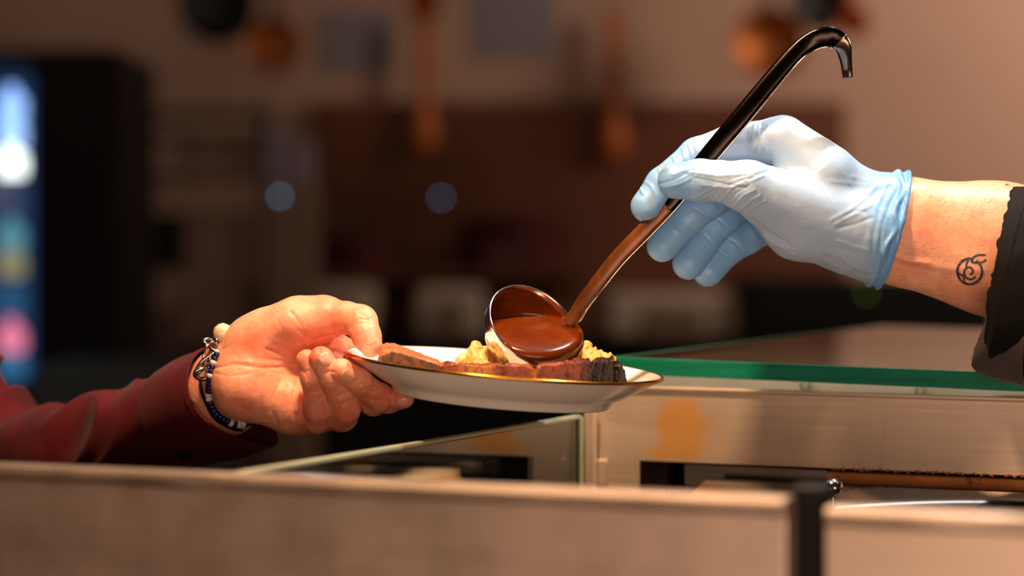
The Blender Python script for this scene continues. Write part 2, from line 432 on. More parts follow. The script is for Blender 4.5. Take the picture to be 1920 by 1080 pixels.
# ================================================================== the chef: gloved hand and forearm
chef = thing('person', 'chef in black jacket and blue glove, only the tattooed arm in view, holding the ladle', 'person', Q(1900, 1000, 20))
H = .00062
LO = Q(1160, 560, -70)+np.array([0, 0, 0]); HI = Q(1760, 190, 60)
fd = Field([LO[0], -.030-.028, LO[2]-.004], [HI[0], .052, HI[2]+.004], H)
def arm_field(fd, g, grow=0.0):
    for a, b in (((1600, 422, 14, 88), (1700, 436, 14, 100)), ((1700, 436, 14, 100), (1860, 466, 14, 124)), ((1860, 466, 14, 124), (2080, 500, -12, 134)), ((2080, 500, -12, 134), (2300, 490, -90, 138))):
        fd.cap(g, Q(*a[:3]), Q(*b[:3]), RR(a[3], a[2])+grow, RR(b[3], b[2])+grow, .006, VY, 1.32)
arm = fd.new(); arm_field(fd, arm)
palm = fd.new(); f_ = 1.25
for a, b in (((1630, 388, 10, 58), (1468, 262, 6, 40)), ((1630, 396, 18, 58), (1455, 292, 24, 40)), ((1630, 425, 26, 56), (1462, 332, 42, 38)), ((1630, 452, 32, 54), (1480, 384, 52, 36))):
    fd.cap(palm, Q(*a[:3]), Q(*b[:3]), RR(a[3]), RR(b[3]), .007)
for a, b in (((1615, 432, 2, 70), (1402, 350, -21, 46)), ((1625, 440, 8, 74), (1500, 416, 0, 67)), ((1500, 416, 0, 67), (1440, 376, -10, 50)), ((1600, 436, 38, 58), (1462, 414, 46, 50))):
    fd.cap(palm, Q(*a[:3]), Q(*b[:3]), RR(a[3]), RR(b[3]), .007)
fd.cap(palm, Q(1468, 268, 6), Q(1540, 330, 0), RR(40), RR(60), .008)
palm = smin(palm, arm, .010)
th = fd.new(); fd.chain(th, [(1402, 350, -21, 46), (1352, 340, -23, 37.5), (1312, 338, -24, 38.5), (1267, 339, -23, 33)], .002)
fi = fd.new(); fd.chain(fi, [(1468, 262, 6, 40), (1376, 270, 8, 37), (1308, 294, 5, 34.5), (1243, 346, 1, 31), (1213, 387, -2, 29.5)], .003)
fm = fd.new(); fd.chain(fm, [(1455, 292, 24, 40), (1365, 350, 32, 35), (1292, 405, 22, 32), (1242, 462, 17, 28.5)], .003)
fr = fd.new(); fd.chain(fr, [(1462, 332, 42, 38), (1392, 378, 48, 34), (1337, 424, 38, 32), (1291, 494, 30, 29.5)], .003)
fp = fd.new(); fd.chain(fp, [(1480, 390, 52, 36), (1400, 446, 56, 31), (1366, 462, 50, 31), (1327, 509, 40, 27.5)], .003)
hand = smin(palm, th, .005); hand = smin(hand, fi, .0045); hand = smin(hand, fm, .004)
fing = smin(smin(fm, fr, .0006), fp, .0006)
hand = smin(hand, smin(fr, palm, .004), .0008); hand = smin(hand, smin(fp, palm, .004), .0008)
# rolled cuff: plane across the wrist
c0 = Q(1703, 326, 14); c1 = Q(1652, 522, 14); ct = (c1-c0)/np.linalg.norm(c1-c0); cn = np.cross(ct, VY); cn = cn/np.linalg.norm(cn)
if cn[0] < 0: cn = -cn
X, Y, Z = fd.grid(); pl = ((X-c0[0])*cn[0]+(Y-c0[1])*cn[1]+(Z-c0[2])*cn[2]).astype(np.float32)
glove = hand-.0003
flare = np.clip((pl+.022)/.022, 0, 1)*.0026
glove = np.maximum(glove-flare, pl)
bead = np.sqrt((pl+.0006)**2+(hand-.0030)**2)-.0013
bead2 = np.sqrt((pl+.0052+.0016*np.sin(Z*260))**2+(hand-.0024)**2)-.0017
glove = smin(smin(glove, bead, .0012), bead2, .0022)
co, q = fd.mesh(glove); co = relax(co, q, 1); nr = vnormals(co, q)
px, py, dd = proj(co); z = (dd-1.5)*1000
W = [  # folds of the stretched nitrile
 ([(1290, 322), (1345, 330), (1410, 326), (1450, 312)], 4, .9, -60, 0), ([(1300, 333), (1360, 345), (1400, 352)], 3, -.7, -60, 0),
 ([(1318, 347), (1360, 352), (1395, 345), (1430, 330)], 3.5, .8, -60, 0), ([(1300, 372), (1340, 352), (1375, 338), (1410, 330)], 3, .8, -60, 0),
 ([(1315, 370), (1350, 348), (1385, 332)], 2.5, -.6, -60, 0), ([(1350, 378), (1372, 352), (1400, 338)], 3, .8, -60, 0),
 ([(1362, 384), (1380, 362), (1405, 348)], 2.5, -.6, -60, 0), ([(1375, 388), (1395, 366), (1415, 356)], 3, .7, -60, 5),
 ([(1388, 394), (1408, 376), (1425, 366)], 2.5, .6, -60, 5), ([(1400, 400), (1420, 384), (1435, 376)], 2.5, .6, -60, 5), ([(1370, 391), (1350, 376), (1345, 365)], 3, .7, -60, 0),
 ([(1236, 345), (1262, 338), (1300, 318)], 3, -.8, -60, -10), ([(1240, 320), (1262, 312), (1290, 316), (1262, 328)], 3.5, .8, -60, -10), ([(1245, 352), (1275, 345), (1305, 330)], 3, .7, -60, -10), ([(1297, 370), (1293, 345), (1305, 322)], 3, -.5, -60, -10),
 ([(1560, 412), (1592, 395), (1620, 372), (1640, 352)], 4, 1.1), ([(1567, 420), (1600, 402), (1632, 385)], 4, 1.0), ([(1572, 428), (1605, 420), (1635, 408)], 3, -.9), ([(1585, 404), (1605, 396), (1622, 398)], 3, -.8),
 ([(1540, 470), (1575, 480), (1600, 500), (1630, 510)], 4, .9), ([(1555, 462), (1590, 470), (1625, 492)], 3, -.8), ([(1570, 452), (1600, 462), (1628, 470)], 3.5, .8), ([(1520, 470), (1555, 495), (1590, 505)], 3, .7),
 ([(1398, 412), (1425, 440), (1460, 458), (1490, 478)], 4, 1.3), ([(1412, 412), (1440, 436), (1476, 456)], 4, -1.0), ([(1440, 450), (1465, 462), (1490, 468)], 3, .8),
 ([(1560, 340), (1600, 345), (1650, 350)], 4, .5), ([(1600, 332), (1640, 345), (1680, 345)], 4, .6),
 ([(1633, 500), (1636, 460), (1640, 430), (1650, 390), (1668, 350)], 4, -1.2), ([(1646, 512), (1648, 470), (1655, 420), (1670, 380), (1690, 345)], 3, -.9),
 ([(1302, 262), (1306, 284)], 3, 1.0, -20, 30), ([(1312, 262), (1316, 280)], 2.5, -.8, -20, 30), ([(1280, 280), (1284, 300)], 3, .9, -20, 30), ([(1262, 295), (1268, 312)], 3, .9, -20, 30), ([(1288, 276), (1294, 296)], 2.5, -.7, -20, 30), ([(1325, 255), (1330, 275)], 3, .6, -20, 30), ([(1345, 248), (1352, 268)], 3, .6, -20, 30), ([(1236, 318), (1240, 334)], 3, .9, -20, 30), ([(1205, 362), (1200, 352)], 3, .8, -20, 30),
 ([(1210, 340), (1222, 350), (1230, 366)], 4, .5, -20, 30),
 ([(1415, 232), (1410, 262), (1405, 290)], 3.5, .6, -20, 40), ([(1428, 230), (1424, 262), (1418, 292)], 3, -.6, -20, 40), ([(1440, 235), (1434, 262), (1424, 290)], 3.5, .5, -20, 40), ([(1400, 250), (1398, 280)], 3, -.5, -20, 40),
 ([(1292, 430), (1312, 436)], 3, -.9, 5, 60), ([(1322, 405), (1348, 412), (1362, 425)], 3, -.9, 5, 60), ([(1335, 455), (1320, 440)], 3, -.7, 5, 60), ([(1340, 378), (1352, 392)], 3, -.8, 5, 60),
 ([(1352, 440), (1380, 455), (1392, 472)], 3, -.8, 5, 70), ([(1345, 470), (1372, 486)], 2.5, -.5, 5, 70), ([(1300, 390), (1318, 400)], 3, -.7, 5, 60), ([(1280, 440), (1262, 430)], 2.5, .5, 5, 60)]
W = [(l[0], l[1]*(.8 if l[0][0][0] < 1500 else 1.15), l[2]*(.62 if l[0][0][0] < 1500 else .42))+tuple(l[3:]) for l in W]
co = creases(co, nr, W)
nn = fbm(co*np.array([150, 150, 150]), 3, 3); st = np.clip((px-1560)/80, .25, 1)
along = vnoise(np.stack([(px*.5+py*.85)*.035, (px*.85-py*.5)*.11, z*.05], 1), 9)
co = co+nr*(nn*.00013*st+np.clip(along-.15, 0, 1)*.0007*st)[:, None]
# real stains of sauce on the glove
sst = lambda a, b, v: np.clip((v-a)/(b-a), 0, 1)
stretch = sst(1285, 1345, px)*sst(1655, 1610, px)*np.clip((16-z)/8, 0, 1)
tint = np.array([.68, .86, 1.0])*(1-stretch[:, None])+np.array([1.24, 1.04, .97])*stretch[:, None]
def stain(cx, cy, rx, ry, col, amt, z0=-99, z1=99, seed=0):
    m = np.exp(-(((px-cx)/rx)**2+((py-cy)/ry)**2))*(z > z0)*(z < z1)*np.clip(.6+fbm(np.stack([px*.06, py*.03, z*.1], 1), seed, 3), 0, 1)*amt
    return tint*(1-m[:, None])+np.array(col)*m[:, None]
roll = np.clip(1-np.minimum(np.abs(((co-c0)@cn)+.0008), np.abs(((co-c0)@cn)+.0055)*1.3)/.0028, 0, 1); tint = tint*(1-roll[:, None]*np.array([.5, .26, .06]))
tint = stain(1422, 262, 22, 26, (.82, .5, .3), .95, -20, 30, 1); tint = stain(1345, 268, 16, 8, (.8, .45, .2), .7, -20, 30, 2)
tint = stain(1222, 375, 8, 14, (.8, .42, .2), .6, -20, 30, 3); tint = stain(1243, 312, 16, 14, (.85, .62, .42), .6, -99, 30, 4); tint = stain(1220, 405, 14, 5, (.8, .45, .25), .6, -20, 30, 5)
link_mesh('glove', co, q, M['glove'], chef, tint=tint)
GLOVE = BVHTree.FromPolygons([tuple(v) for v in co], [tuple(int(i) for i in f) for f in q])
# forearm with the hand inside the glove, one surface
h2 = .0011
fa = Field([Q(1180, 0)[0], -.175, Q(0, 760)[2]], [Q(2380, 0)[0], .075, Q(0, 200)[2]], h2)
body = fa.new(); arm_field(fa, body)
inner = fa.new()
for ch in ([(1630, 420, 16, 70), (1468, 268, 8, 30), (1376, 270, 8, 30), (1308, 294, 5, 28), (1243, 346, 1, 24), (1213, 387, -2, 22)], [(1630, 425, 8, 66), (1410, 352, -18, 36), (1312, 338, -24, 31), (1267, 339, -23, 26)], [(1630, 425, 22, 66), (1455, 300, 26, 32), (1365, 352, 32, 28), (1292, 405, 22, 25), (1242, 460, 17, 21)], [(1630, 430, 26, 60), (1465, 340, 42, 30), (1392, 382, 48, 26), (1337, 424, 38, 24), (1292, 490, 30, 21)], [(1630, 440, 30, 60), (1485, 392, 50, 28), (1400, 446, 54, 23), (1366, 462, 50, 23), (1328, 506, 40, 19)]):
    fa.chain(inner, ch, .002)
body = smin(body, inner, .006)
co, q = fa.mesh(body); co = relax(co, q, 2); nr = vnormals(co, q)
co = creases(co, nr, [([(1655, 470), (1700, 488), (1740, 492)], 4, .9), ([(1655, 485), (1700, 500), (1750, 508)], 4, -.5), ([(1700, 488), (1760, 500), (1840, 508)], 8, .5), ([(1672, 360), (1664, 420), (1660, 470)], 5, -.4)])
co = co+nr*(fbm(co*60, 5, 3)*.00025)[:, None]
px, py, dd = proj(co); tt = np.ones((len(co), 3)); k = (fbm(np.stack([px*.02, py*.02, dd*20], 1), 4, 3)*.5+.5)[:, None]; tt = tt*(1-.12*k*np.array([.2, 1, 1]))
link_mesh('arm', co, q, M['skin2'], chef, tint=tt)
ARM = BVHTree.FromPolygons([tuple(v) for v in co], [tuple(int(i) for i in f) for f in q])
# hairs on the forearm
hb = MB(); sel = np.where((px > 1672) & (px < 1875))[0]
for i in rng.choice(sel, 1500, replace=False):
    p = co[i]; n_ = nr[i]; L = rng.uniform(.0015, .0048)
    dr = np.array([-.75, rng.uniform(-.5, .5), rng.uniform(-.6, .3)]); dr -= n_*(dr@n_); dr /= np.linalg.norm(dr)+1e-9
    a = p; b = p+(dr*.8+n_*.35)*L*.6; c = b+(dr*.9+n_*.1)*L*.5; s_ = np.cross(dr, n_)*.00008
    hb.add([a-s_, a+s_, b+s_*.8, b-s_*.8, c], [(0, 1, 2, 3), (3, 2, 4)])
tag(hb.build('arm_hair', M['hair'], chef, False), 'fine golden hairs', kind='stuff')
# tattoo: flat ink lines lying on the skin
tb = MB()
def ink(pts, w=2.2):
    pts = bez([np.array([a, b, 0.]) for a, b in pts], 10); last = None
    for i, p in enumerate(pts[:-1]):
        d = pts[i+1]-p; d /= np.linalg.norm(d)+1e-9; n2 = np.array([-d[1], d[0], 0])*w; row = []
        for s_ in (-1, 1):
            h = ray_px(ARM, p[0]+n2[0]*s_, p[1]+n2[1]*s_)
            if h is None: return
            row.append(h-FWD*.00018)
        if last is not None:
            b = len(tb.v); tb.add(last+row, [(0, 1, 3, 2)])
        last = row
ink([(1818+23*math.cos(a), 509+24*math.sin(a)) for a in np.linspace(-1.0, 5.1, 14)], 2.4)
ink([(1818+(14-a*1.9)*math.cos(a*1.3+.6), 510+(15-a*2.0)*math.sin(a*1.3+.6)) for a in np.linspace(0, 5.6, 16)], 2.1)
ink([(1796, 512), (1806, 519), (1808, 530)], 2); ink([(1816, 488), (1812, 495), (1812, 505)], 1.8)
ink([(1848, 478), (1832, 479), (1822, 486), (1824, 492), (1840, 492), (1850, 486)], 2.0)
tag(tb.build('tattoo', M['ink'], chef), 'dark spiral tattoo')
# ------------------------------------------------------------------ sleeves: swept tubes of cloth
def sleeve(name, path, mat, parent, folds, thick=.0016, seg=180, hem_rough=0, inner=None, sub=26, hemshape=None, sag=0):
    """path: (px, py, zmm, r_vertical_px, r_depth_px); first point is the open hem"""
    P3 = [np.array(list(Q(a, b, c))+[RR(d, c), RR(e, c)]) for a, b, c, d, e in path]; S = bez(P3, sub)
    rows = []; n = len(S)
    for i, s_ in enumerate(S):
        t0 = S[max(i-1, 0)][:3]; t1 = S[min(i+1, n-1)][:3]; tg = t1-t0; tg /= np.linalg.norm(tg)
        sd = np.cross(tg, [0, 0, 1]); sd /= np.linalg.norm(sd); up = np.cross(sd, tg); row = []
        for k in range(seg):
            an = 2*math.pi*k/seg; row.append((s_[:3], up*math.cos(an)*s_[3]+sd*math.sin(an)*s_[4], tg, an))
        rows.append(row)
    co = np.array([[c+o for c, o, _, _ in r] for r in rows]); out = np.array([[o/np.linalg.norm(o) for _, o, _, _ in r] for r in rows])
    U = np.linspace(0, 1, n)[:, None]*np.ones((1, seg)); A = np.array([[a for *_, a in r] for r in rows])
    L = np.concatenate([[0], np.cumsum(np.linalg.norm(np.diff(np.array([s_[:3] for s_ in S]), axis=0), axis=1))])[:, None]*np.ones((1, seg))
    dsp = folds(L, A, co.reshape(-1, 3)).reshape(n, seg)
    if hemshape is not None: co = co+hemshape(L, A, rows)
    co = co+out*dsp[..., None]
    if hem_rough: co[0] += np.array([rows[0][k][2] for k in range(seg)])*(fbm(np.stack([np.arange(seg)*.5, np.zeros(seg), np.zeros(seg)], 1), 2, 2)*hem_rough)[:, None]
    inn = co-out*thick; V = np.concatenate([co.reshape(-1, 3), inn.reshape(-1, 3)]); f = []; N = n*seg
    k = np.arange(seg); k2 = (k+1) % seg
    for i in range(n-1):
        f.append(np.stack([i*seg+k, i*seg+k2, (i+1)*seg+k2, (i+1)*seg+k], 1)); f.append(np.stack([N+i*seg+k2, N+i*seg+k, N+(i+1)*seg+k, N+(i+1)*seg+k2], 1))
    f.append(np.stack([k2, k, N+k, N+k2], 1)); f.append(np.stack([(n-1)*seg+k, (n-1)*seg+k2, N+(n-1)*seg+k2, N+(n-1)*seg+k], 1))
    return link_mesh(name, V, np.concatenate(f), mat, parent)
def chef_folds(L, A, p):
    return (vnoise(p*np.array([18, 18, 18]), 3).reshape(L.shape)*.003+fbm(p*90, 5, 2).reshape(L.shape)*.0005)*np.clip(L/.012, .25, 1)+.001*np.exp(-((L-.006)/.003)**2)
sleeve('sleeve', [(1878, 520, 6, 174, 150), (1935, 529, 0, 184, 154), (2060, 534, -16, 188, 152), (2260, 500, -85, 192, 155), (2480, 440, -160, 205, 165)], M['black_cloth'], chef, chef_folds, .003, hem_rough=.0012)
sleeve('sleeve_lining', [(1900, 540, 6, 164, 142), (1925, 552, 3, 169, 144), (1965, 562, -2, 174, 148)], M['lining'], chef, chef_folds, .002, sub=12, hem_rough=.001)
# frayed threads on the hem
fb = MB()
for k in range(90):
    a = rng.uniform(0, 2*math.pi); c = Q(1878, 520, 6); p = c+np.array([0, 0, 1])*math.cos(a)*RR(176)+np.array([-.1, 1, 0])*math.sin(a)*RR(150)+np.array([.002, 0, 0])
    d = np.array([-rng.uniform(.5, 1), rng.uniform(-.5, .5), rng.uniform(-.8, .8)])*rng.uniform(.001, .0035)
    fb.tube([p, p+d*.6, p+d+np.array([0, 0, rng.uniform(-.001, .001)])], [.00018, .00014, .00006], 5)
tag(fb.build('frayed_hem', M['black_cloth'], chef), kind='stuff')

# ================================================================== the customer: bare left hand, burgundy sleeve
guest = thing('person', 'customer in burgundy shirt and bracelets, only one arm in view, holding the plate', 'person', Q(0, 1000, 200))
H = .00062
fd = Field([Q(340, 0)[0], -.058, Q(0, 850, 20)[2]], [Q(800, 0)[0], .062, Q(0, 530, 20)[2]], H)
g_arm = fd.new()
fd.chain(g_arm, [(462, 694, 22, 82), (420, 738, 34, 76), (300, 800, 78, 78)], .006, np.array([.5, .8, .2]), 1.2)
pm = fd.new()
for a, b in (((470, 640, 8, 47), (560, 612, 2, 50)), ((560, 612, 2, 50), (610, 596, 0, 38)),
             ((466, 722, 4, 62), (508, 640, 8, 56)), ((462, 722, 3, 60), (548, 762, 2, 47)), ((548, 762, 2, 47), (606, 772, 8, 37)),
             ((480, 700, 20, 72), (600, 690, 26, 60)), ((560, 680, 26, 60), (648, 672, 34, 38)), ((590, 720, 20, 50), (640, 735, 24, 38)), ((500, 640, 12, 46), (600, 640, 24, 40))):
    fd.cap(pm, Q(*a[:3]), Q(*b[:3]), RR(a[3]), RR(b[3]), .009)
# hollow of the palm
X, Y, Z = fd.grid(); hc = Q(570, 672, -22); r_ = np.sqrt(((X-hc[0])/1.6)**2+(Y-hc[1])**2+((Z-hc[2])/1.0)**2); pm = -smin(-pm, (r_-.0150).astype(np.float32), .010)
hc = Q(640, 655, -14); r_ = np.sqrt(((X-hc[0])/1.2)**2+(Y-hc[1])**2+((Z-hc[2])/.9)**2); pm = -smin(-pm, (r_-.0095).astype(np.float32), .006)
pm = smin(pm, g_arm, .008)
th = fd.new(); fd.chain(th, [(560, 612, 2, 48), (606, 596, -2, 38), (650, 596, -9, 29), (676, 604, -14, 31), (687, 630, -20, 26.5), (696, 649, -24, 21)], .003)
fi = fd.new(); fd.chain(fi, [(640, 690, 34, 34), (690, 748, 24, 25), (728, 752, 4, 22), (757, 747, -6, 20)], .003)
fm = fd.new(); fd.chain(fm, [(636, 722, 26, 34), (700, 752, 2, 27), (712, 746, -4, 26), (672, 716, -24, 24.5), (640, 695, -33, 23)], .003)
fr = fd.new(); fd.chain(fr, [(606, 765, 14, 34), (640, 778, -6, 30), (646, 766, -14, 28), (622, 708, -28, 24.5), (602, 672, -33, 22.5)], .003)
fp = fd.new(); fd.chain(fp, [(575, 780, 6, 32), (594, 786, -8, 26), (597, 768, -16, 24), (585, 710, -25, 21), (575, 674, -27, 19.5)], .003)
g = smin(pm, th, .006)
for f_, k in ((fi, .004), (fm, .004), (fr, .004), (fp, .005)):
    g = smin(g, smin(f_, pm, k), .0006)
co, q = fd.mesh(g); co = relax(co, q, 1); nr = vnormals(co, q)
W = [([(401, 690), (440, 682), (490, 690), (550, 688)], 3, -.65, -60, 20), ([(440, 677), (480, 680), (520, 684)], 3, .35, -60, 20),
 ([(585, 640), (600, 634), (625, 630), (646, 634)], 3, -1.0), ([(560, 620), (585, 640), (600, 655)], 4, -.5), ([(545, 585), (560, 602), (575, 632), (560, 655)], 4, -.35),
 ([(500, 655), (535, 668), (560, 664)], 3, -.5), ([(515, 645), (545, 654), (575, 648)], 3, -.45), ([(520, 634), (550, 640)], 3, -.3), ([(480, 670), (520, 676), (555, 676)], 2.5, -.35),
 ([(420, 650), (436, 640), (450, 625)], 3, .25), ([(404, 700), (430, 706), (470, 700)], 3, -.3),
 ([(525, 718), (512, 745), (508, 770), (520, 795)], 5, -.5), ([(545, 716), (560, 735), (556, 770)], 5, .5), ([(555, 722), (548, 750), (552, 785)], 4, -.4),
 ([(590, 760), (600, 748), (608, 740)], 3, -.5), ([(632, 745), (645, 738), (656, 736)], 2.5, -.7, -60, 10), ([(636, 752), (650, 745), (662, 742)], 2.5, .5, -60, 10), ([(642, 760), (655, 752), (664, 748)], 2.5, -.6, -60, 10), ([(600, 728), (614, 722), (628, 720)], 2.5, -.4, -60, 0),
 ([(674, 722), (684, 718), (690, 726), (680, 732)], 2.3, -.5, -60, 10), ([(690, 732), (702, 735), (716, 730)], 2.3, -.5, -60, 10), ([(694, 748), (706, 752), (718, 748)], 2.3, -.5, -60, 10), ([(682, 728), (690, 724), (696, 716)], 2.3, .4, -60, 10),
 ([(655, 612), (664, 606), (676, 604)], 3, -.25), ([(672, 586), (682, 592)], 3, -.3), ([(662, 592), (660, 604), (656, 616)], 4, -.5),
 ([(606, 700), (618, 696), (628, 698)], 2.2, -.4, -60, 0), ([(645, 738), (652, 748), (664, 756)], 2.2, -.4, -60, 10), ([(560, 690), (575, 702), (578, 720)], 3, -.4, -60, 20), ([(530, 640), (560, 650), (585, 660)], 2.5, -.4), ([(495, 690), (520, 700), (550, 705)], 3, -.3), ([(450, 760), (470, 775), (500, 785)], 5, -.25), ([(520, 600), (530, 620), (525, 640)], 3, -.25), ([(662, 640), (670, 646), (676, 655)], 2.2, -.25), ([(664, 602), (676, 598), (690, 600)], 2.2, -.3), ([(668, 610), (680, 606), (694, 608)], 2.2, -.25),
 ([(576, 696), (590, 694)], 2.5, -.4, -60, -10), ([(584, 736), (600, 734)], 2.5, -.4, -60, -5),
 ([(625, 645), (600, 652), (590, 690)], 5, -.4), ([(600, 655), (630, 660), (650, 668)], 5, -.5)]
W = [(l[0], l[1]*.95, l[2]*1.05)+tuple(l[3:]) for l in W]
co = creases(co, nr, W)
co = co+nr*(fbm(co*70, 5, 3)*.00028+fbm(co*350, 8, 2)*.00006)[:, None]
px, py, dd = proj(co); z = (dd-1.5)*1000
tint = np.ones((len(co), 3))
def blot(cx, cy, rx, ry, c, a, z0=-99, z1=99):
    global tint
    m = (np.exp(-(((px-cx)/rx)**2+((py-cy)/ry)**2))*a*((z > z0) & (z < z1)))[:, None]; tint = tint*(1-m)+tint*np.array(c)*m
for b in ((580, 640, 60, 30, (1, .68, .62), .8), (500, 750, 70, 35, (1, .8, .74), .6), (640, 645, 30, 20, (1, .66, .6), .8), (602, 668, 16, 16, (1, .72, .66), .9, -60, -15), (575, 668, 14, 14, (1, .72, .66), .9, -60, -15), (636, 700, 16, 16, (1, .7, .64), .8, -60, -15), (700, 740, 30, 16, (1, .75, .7), .7), (480, 660, 30, 20, (1, .8, .74), .6), (650, 780, 20, 16, (1, .7, .64), .7), (696, 650, 12, 20, (1, .86, .8), .6)):
    blot(*b)
link_mesh('arm', co, q, M['skin'], guest, tint=tint)
HAND = BVHTree.FromPolygons([tuple(v) for v in co], [tuple(int(i) for i in f) for f in q])
def nail(cx, cy, ang, w, l, lift=.0005, label=None):
    """ang: direction of the free edge in the picture's frame; w, l half sizes"""
    ca, sa = math.cos(ang), math.sin(ang); pts = []; rows = 13; cols = 11
    raw = []
    for i in range(rows):
        for j in range(cols):
            u = -1+2*i/(rows-1); v = -1+2*j/(cols-1)
            wv = v*w*(1-.28*max(0, -u)**2); uu = u*l*(1-.12*v*v) if u < 0 else u*l*(1-.18*v*v)
            raw.append((cx+ca*uu-sa*wv, cy+sa*uu+ca*wv, u, v))
    dep = []; ok = []
    for x, y, u, v in raw:
        h = ray_px(HAND, x, y)
        if h is not None: dep.append((h-CAM)@FWD); ok.append((x-cx, y-cy, 1))
    dep = np.array(dep); ok = np.array(ok); med = np.median(dep); m = np.abs(dep-med) < .006
    B = np.stack([np.ones(m.sum()), ok[m, 0], ok[m, 1], ok[m, 0]**2, ok[m, 0]*ok[m, 1], ok[m, 1]**2], 1)
    cf = np.linalg.lstsq(B, dep[m], rcond=None)[0]
    V = []
    for lay in (0, 1):
        for x, y, u, v in raw:
            a, b = x-cx, y-cy; d = cf@np.array([1, a, b, a*a, a*b, b*b])
            edge = max(abs(u), abs(v))**4; d -= lift*(1-edge*.8)+(.0002 if u > .7 else 0)
            V.append(P(x, y, d+lay*.0006))
    f = []; N = rows*cols
    for i in range(rows-1):
        for j in range(cols-1):
            a = i*cols+j; f.append((a, a+1, a+cols+1, a+cols)); f.append((N+a+1, N+a, N+a+cols, N+a+cols+1))
    ring = [j for j in range(cols)]+[i*cols+cols-1 for i in range(1, rows)]+[(rows-1)*cols+j for j in range(cols-2, -1, -1)]+[i*cols for i in range(rows-2, 0, -1)]
    for a, b in zip(ring, ring[1:]+ring[:1]): f.append((b, a, N+a, N+b))
    return link_mesh('fingernail', V, f, M['nail'], guest)
nail(693, 629, 1.25, 11, 17, .0004)
nail(610, 675, -2.15, 12.5, 13, .0004)
nail(654, 705, -2.5, 12.5, 13, .0004)
nail(753, 754, -.3, 8, 12, .0003)
# shirt sleeve
def guest_folds(L, A, p):
    q = p+np.stack([vnoise(p*9, 31), vnoise(p*9, 32), vnoise(p*9, 33)], 1)*.03
    s_ = np.abs(vnoise(np.stack([q[:, 0]*46-q[:, 2]*22, q[:, 1]*14, q[:, 2]*10+q[:, 0]*8], 1), 4)).reshape(L.shape); w = np.clip((L-.050)/.05, 0, 1)
    return (.5-np.clip(s_*2.0, 0, 1))*.0095*w+vnoise(p*24, 6).reshape(L.shape)*.0035*np.clip(L/.05, .05, 1)+.0005*np.exp(-((L-.004)/.0012)**2)+.0004*np.exp(-((L-.050)/.0015)**2)
def hem(L, A, rows):
    """the unbuttoned cuff hangs open underneath, towards the hand"""
    w = np.exp(-(L/.035)**2)*np.exp(-((A-math.pi)/.75)**2)
    tg = np.array([[r[2] for r in row] for row in rows]); return -tg*(w*.012)[..., None]+np.array([0, 0, -1.])*(w*.006)[..., None]+np.array([.012, 0, 0])*w[..., None]
sleeve('shirt_sleeve', [(428, 738, 33, 97, 97), (385, 762, 48, 99, 99), (300, 800, 80, 97, 97), (160, 848, 128, 98, 100), (40, 880, 175, 118, 118), (-60, 835, 215, 138, 138), (-170, 700, 235, 152, 152), (-300, 480, 250, 160, 160), (-400, 260, 262, 168, 165)], M['shirt'], guest, guest_folds, .0012, 200, hemshape=hem)
slv = [o for o in guest.children if o.name.startswith('shirt_sleeve')][0]
sv = np.zeros(len(slv.data.vertices)*3); slv.data.vertices.foreach_get('co', sv); sv = sv.reshape(-1, 3)+wloc(slv)
SLV = BVHTree.FromPolygons([tuple(v) for v in sv], [tuple(p.vertices) for p in slv.data.polygons])
bp = ray_px(SLV, 346, 850)
if bp is None: bp = Q(346, 850, 20)
b_ = MB(); nb = np.array([-.1, -.95, -.1]); b_.lathe(bp-np.array([0, .0006, 0]), nb, [(0, -.001), (.0048, -.001), (.0052, .0004), (.0046, .0014), (.0036, .0010), (0, .0008)], 32)
btn = b_.build('button', M['dark'], slv)
# bracelets -------------------------------------------------------
wn = (Q(462, 690, 22)-Q(300, 790, 78)); wn /= np.linalg.norm(wn)
def on_arm(px, py, off=.0015, zdef=10):
    h = ray_px(HAND, px, py)
    return h-FWD*off if h is not None else Q(px, py, zdef)
def wrap(front, backs, n=20):
    pts = [on_arm(*f) if len(f) < 4 else Q(f[0], f[1], f[3]) for f in front]+[Q(*b) for b in backs]
    return bez(pts+[pts[0]], n)
beadp = wrap([(407, 664, .0018), (400, 684, .0018), (395, 706, .0018), (393, 726, .0018), (392, 744, .0018), (398, 762, .0018), (408, 777, .0018), (424, 788, .0018), (440, 795, .0018)], [(462, 794, 22), (500, 775, 52), (500, 700, 72), (480, 655, 64), (440, 645, 50), (415, 655, 22)])
bb_root = bpy.data.objects.new('bead_bracelet', None); COL.objects.link(bb_root); bb_root.parent = guest; bb_root.location = np.array(beadp[0])-wloc(guest); bb_root['label'] = 'navy and white beaded bracelet'
kp = MB().lathe((0, 0, 0), (0, 0, 1), [(.0006, -.0014), (.0018, -.0014), (.0023, -.0007), (.0023, .0007), (.0018, .0014), (.0006, .0014)], 20, closed=True)
cord = MB().tube(beadp[::3]+[beadp[0]], .0006, 8); cord.build('cord', M['dark'], bb_root)
L = np.concatenate([[0], np.cumsum([np.linalg.norm(b-a) for a, b in zip(beadp[:-1], beadp[1:])])]); step = .00275; nb_ = int(L[-1]/step); proto = {}
WH = [(401, 681), (397, 706), (393, 744), (433, 788)]
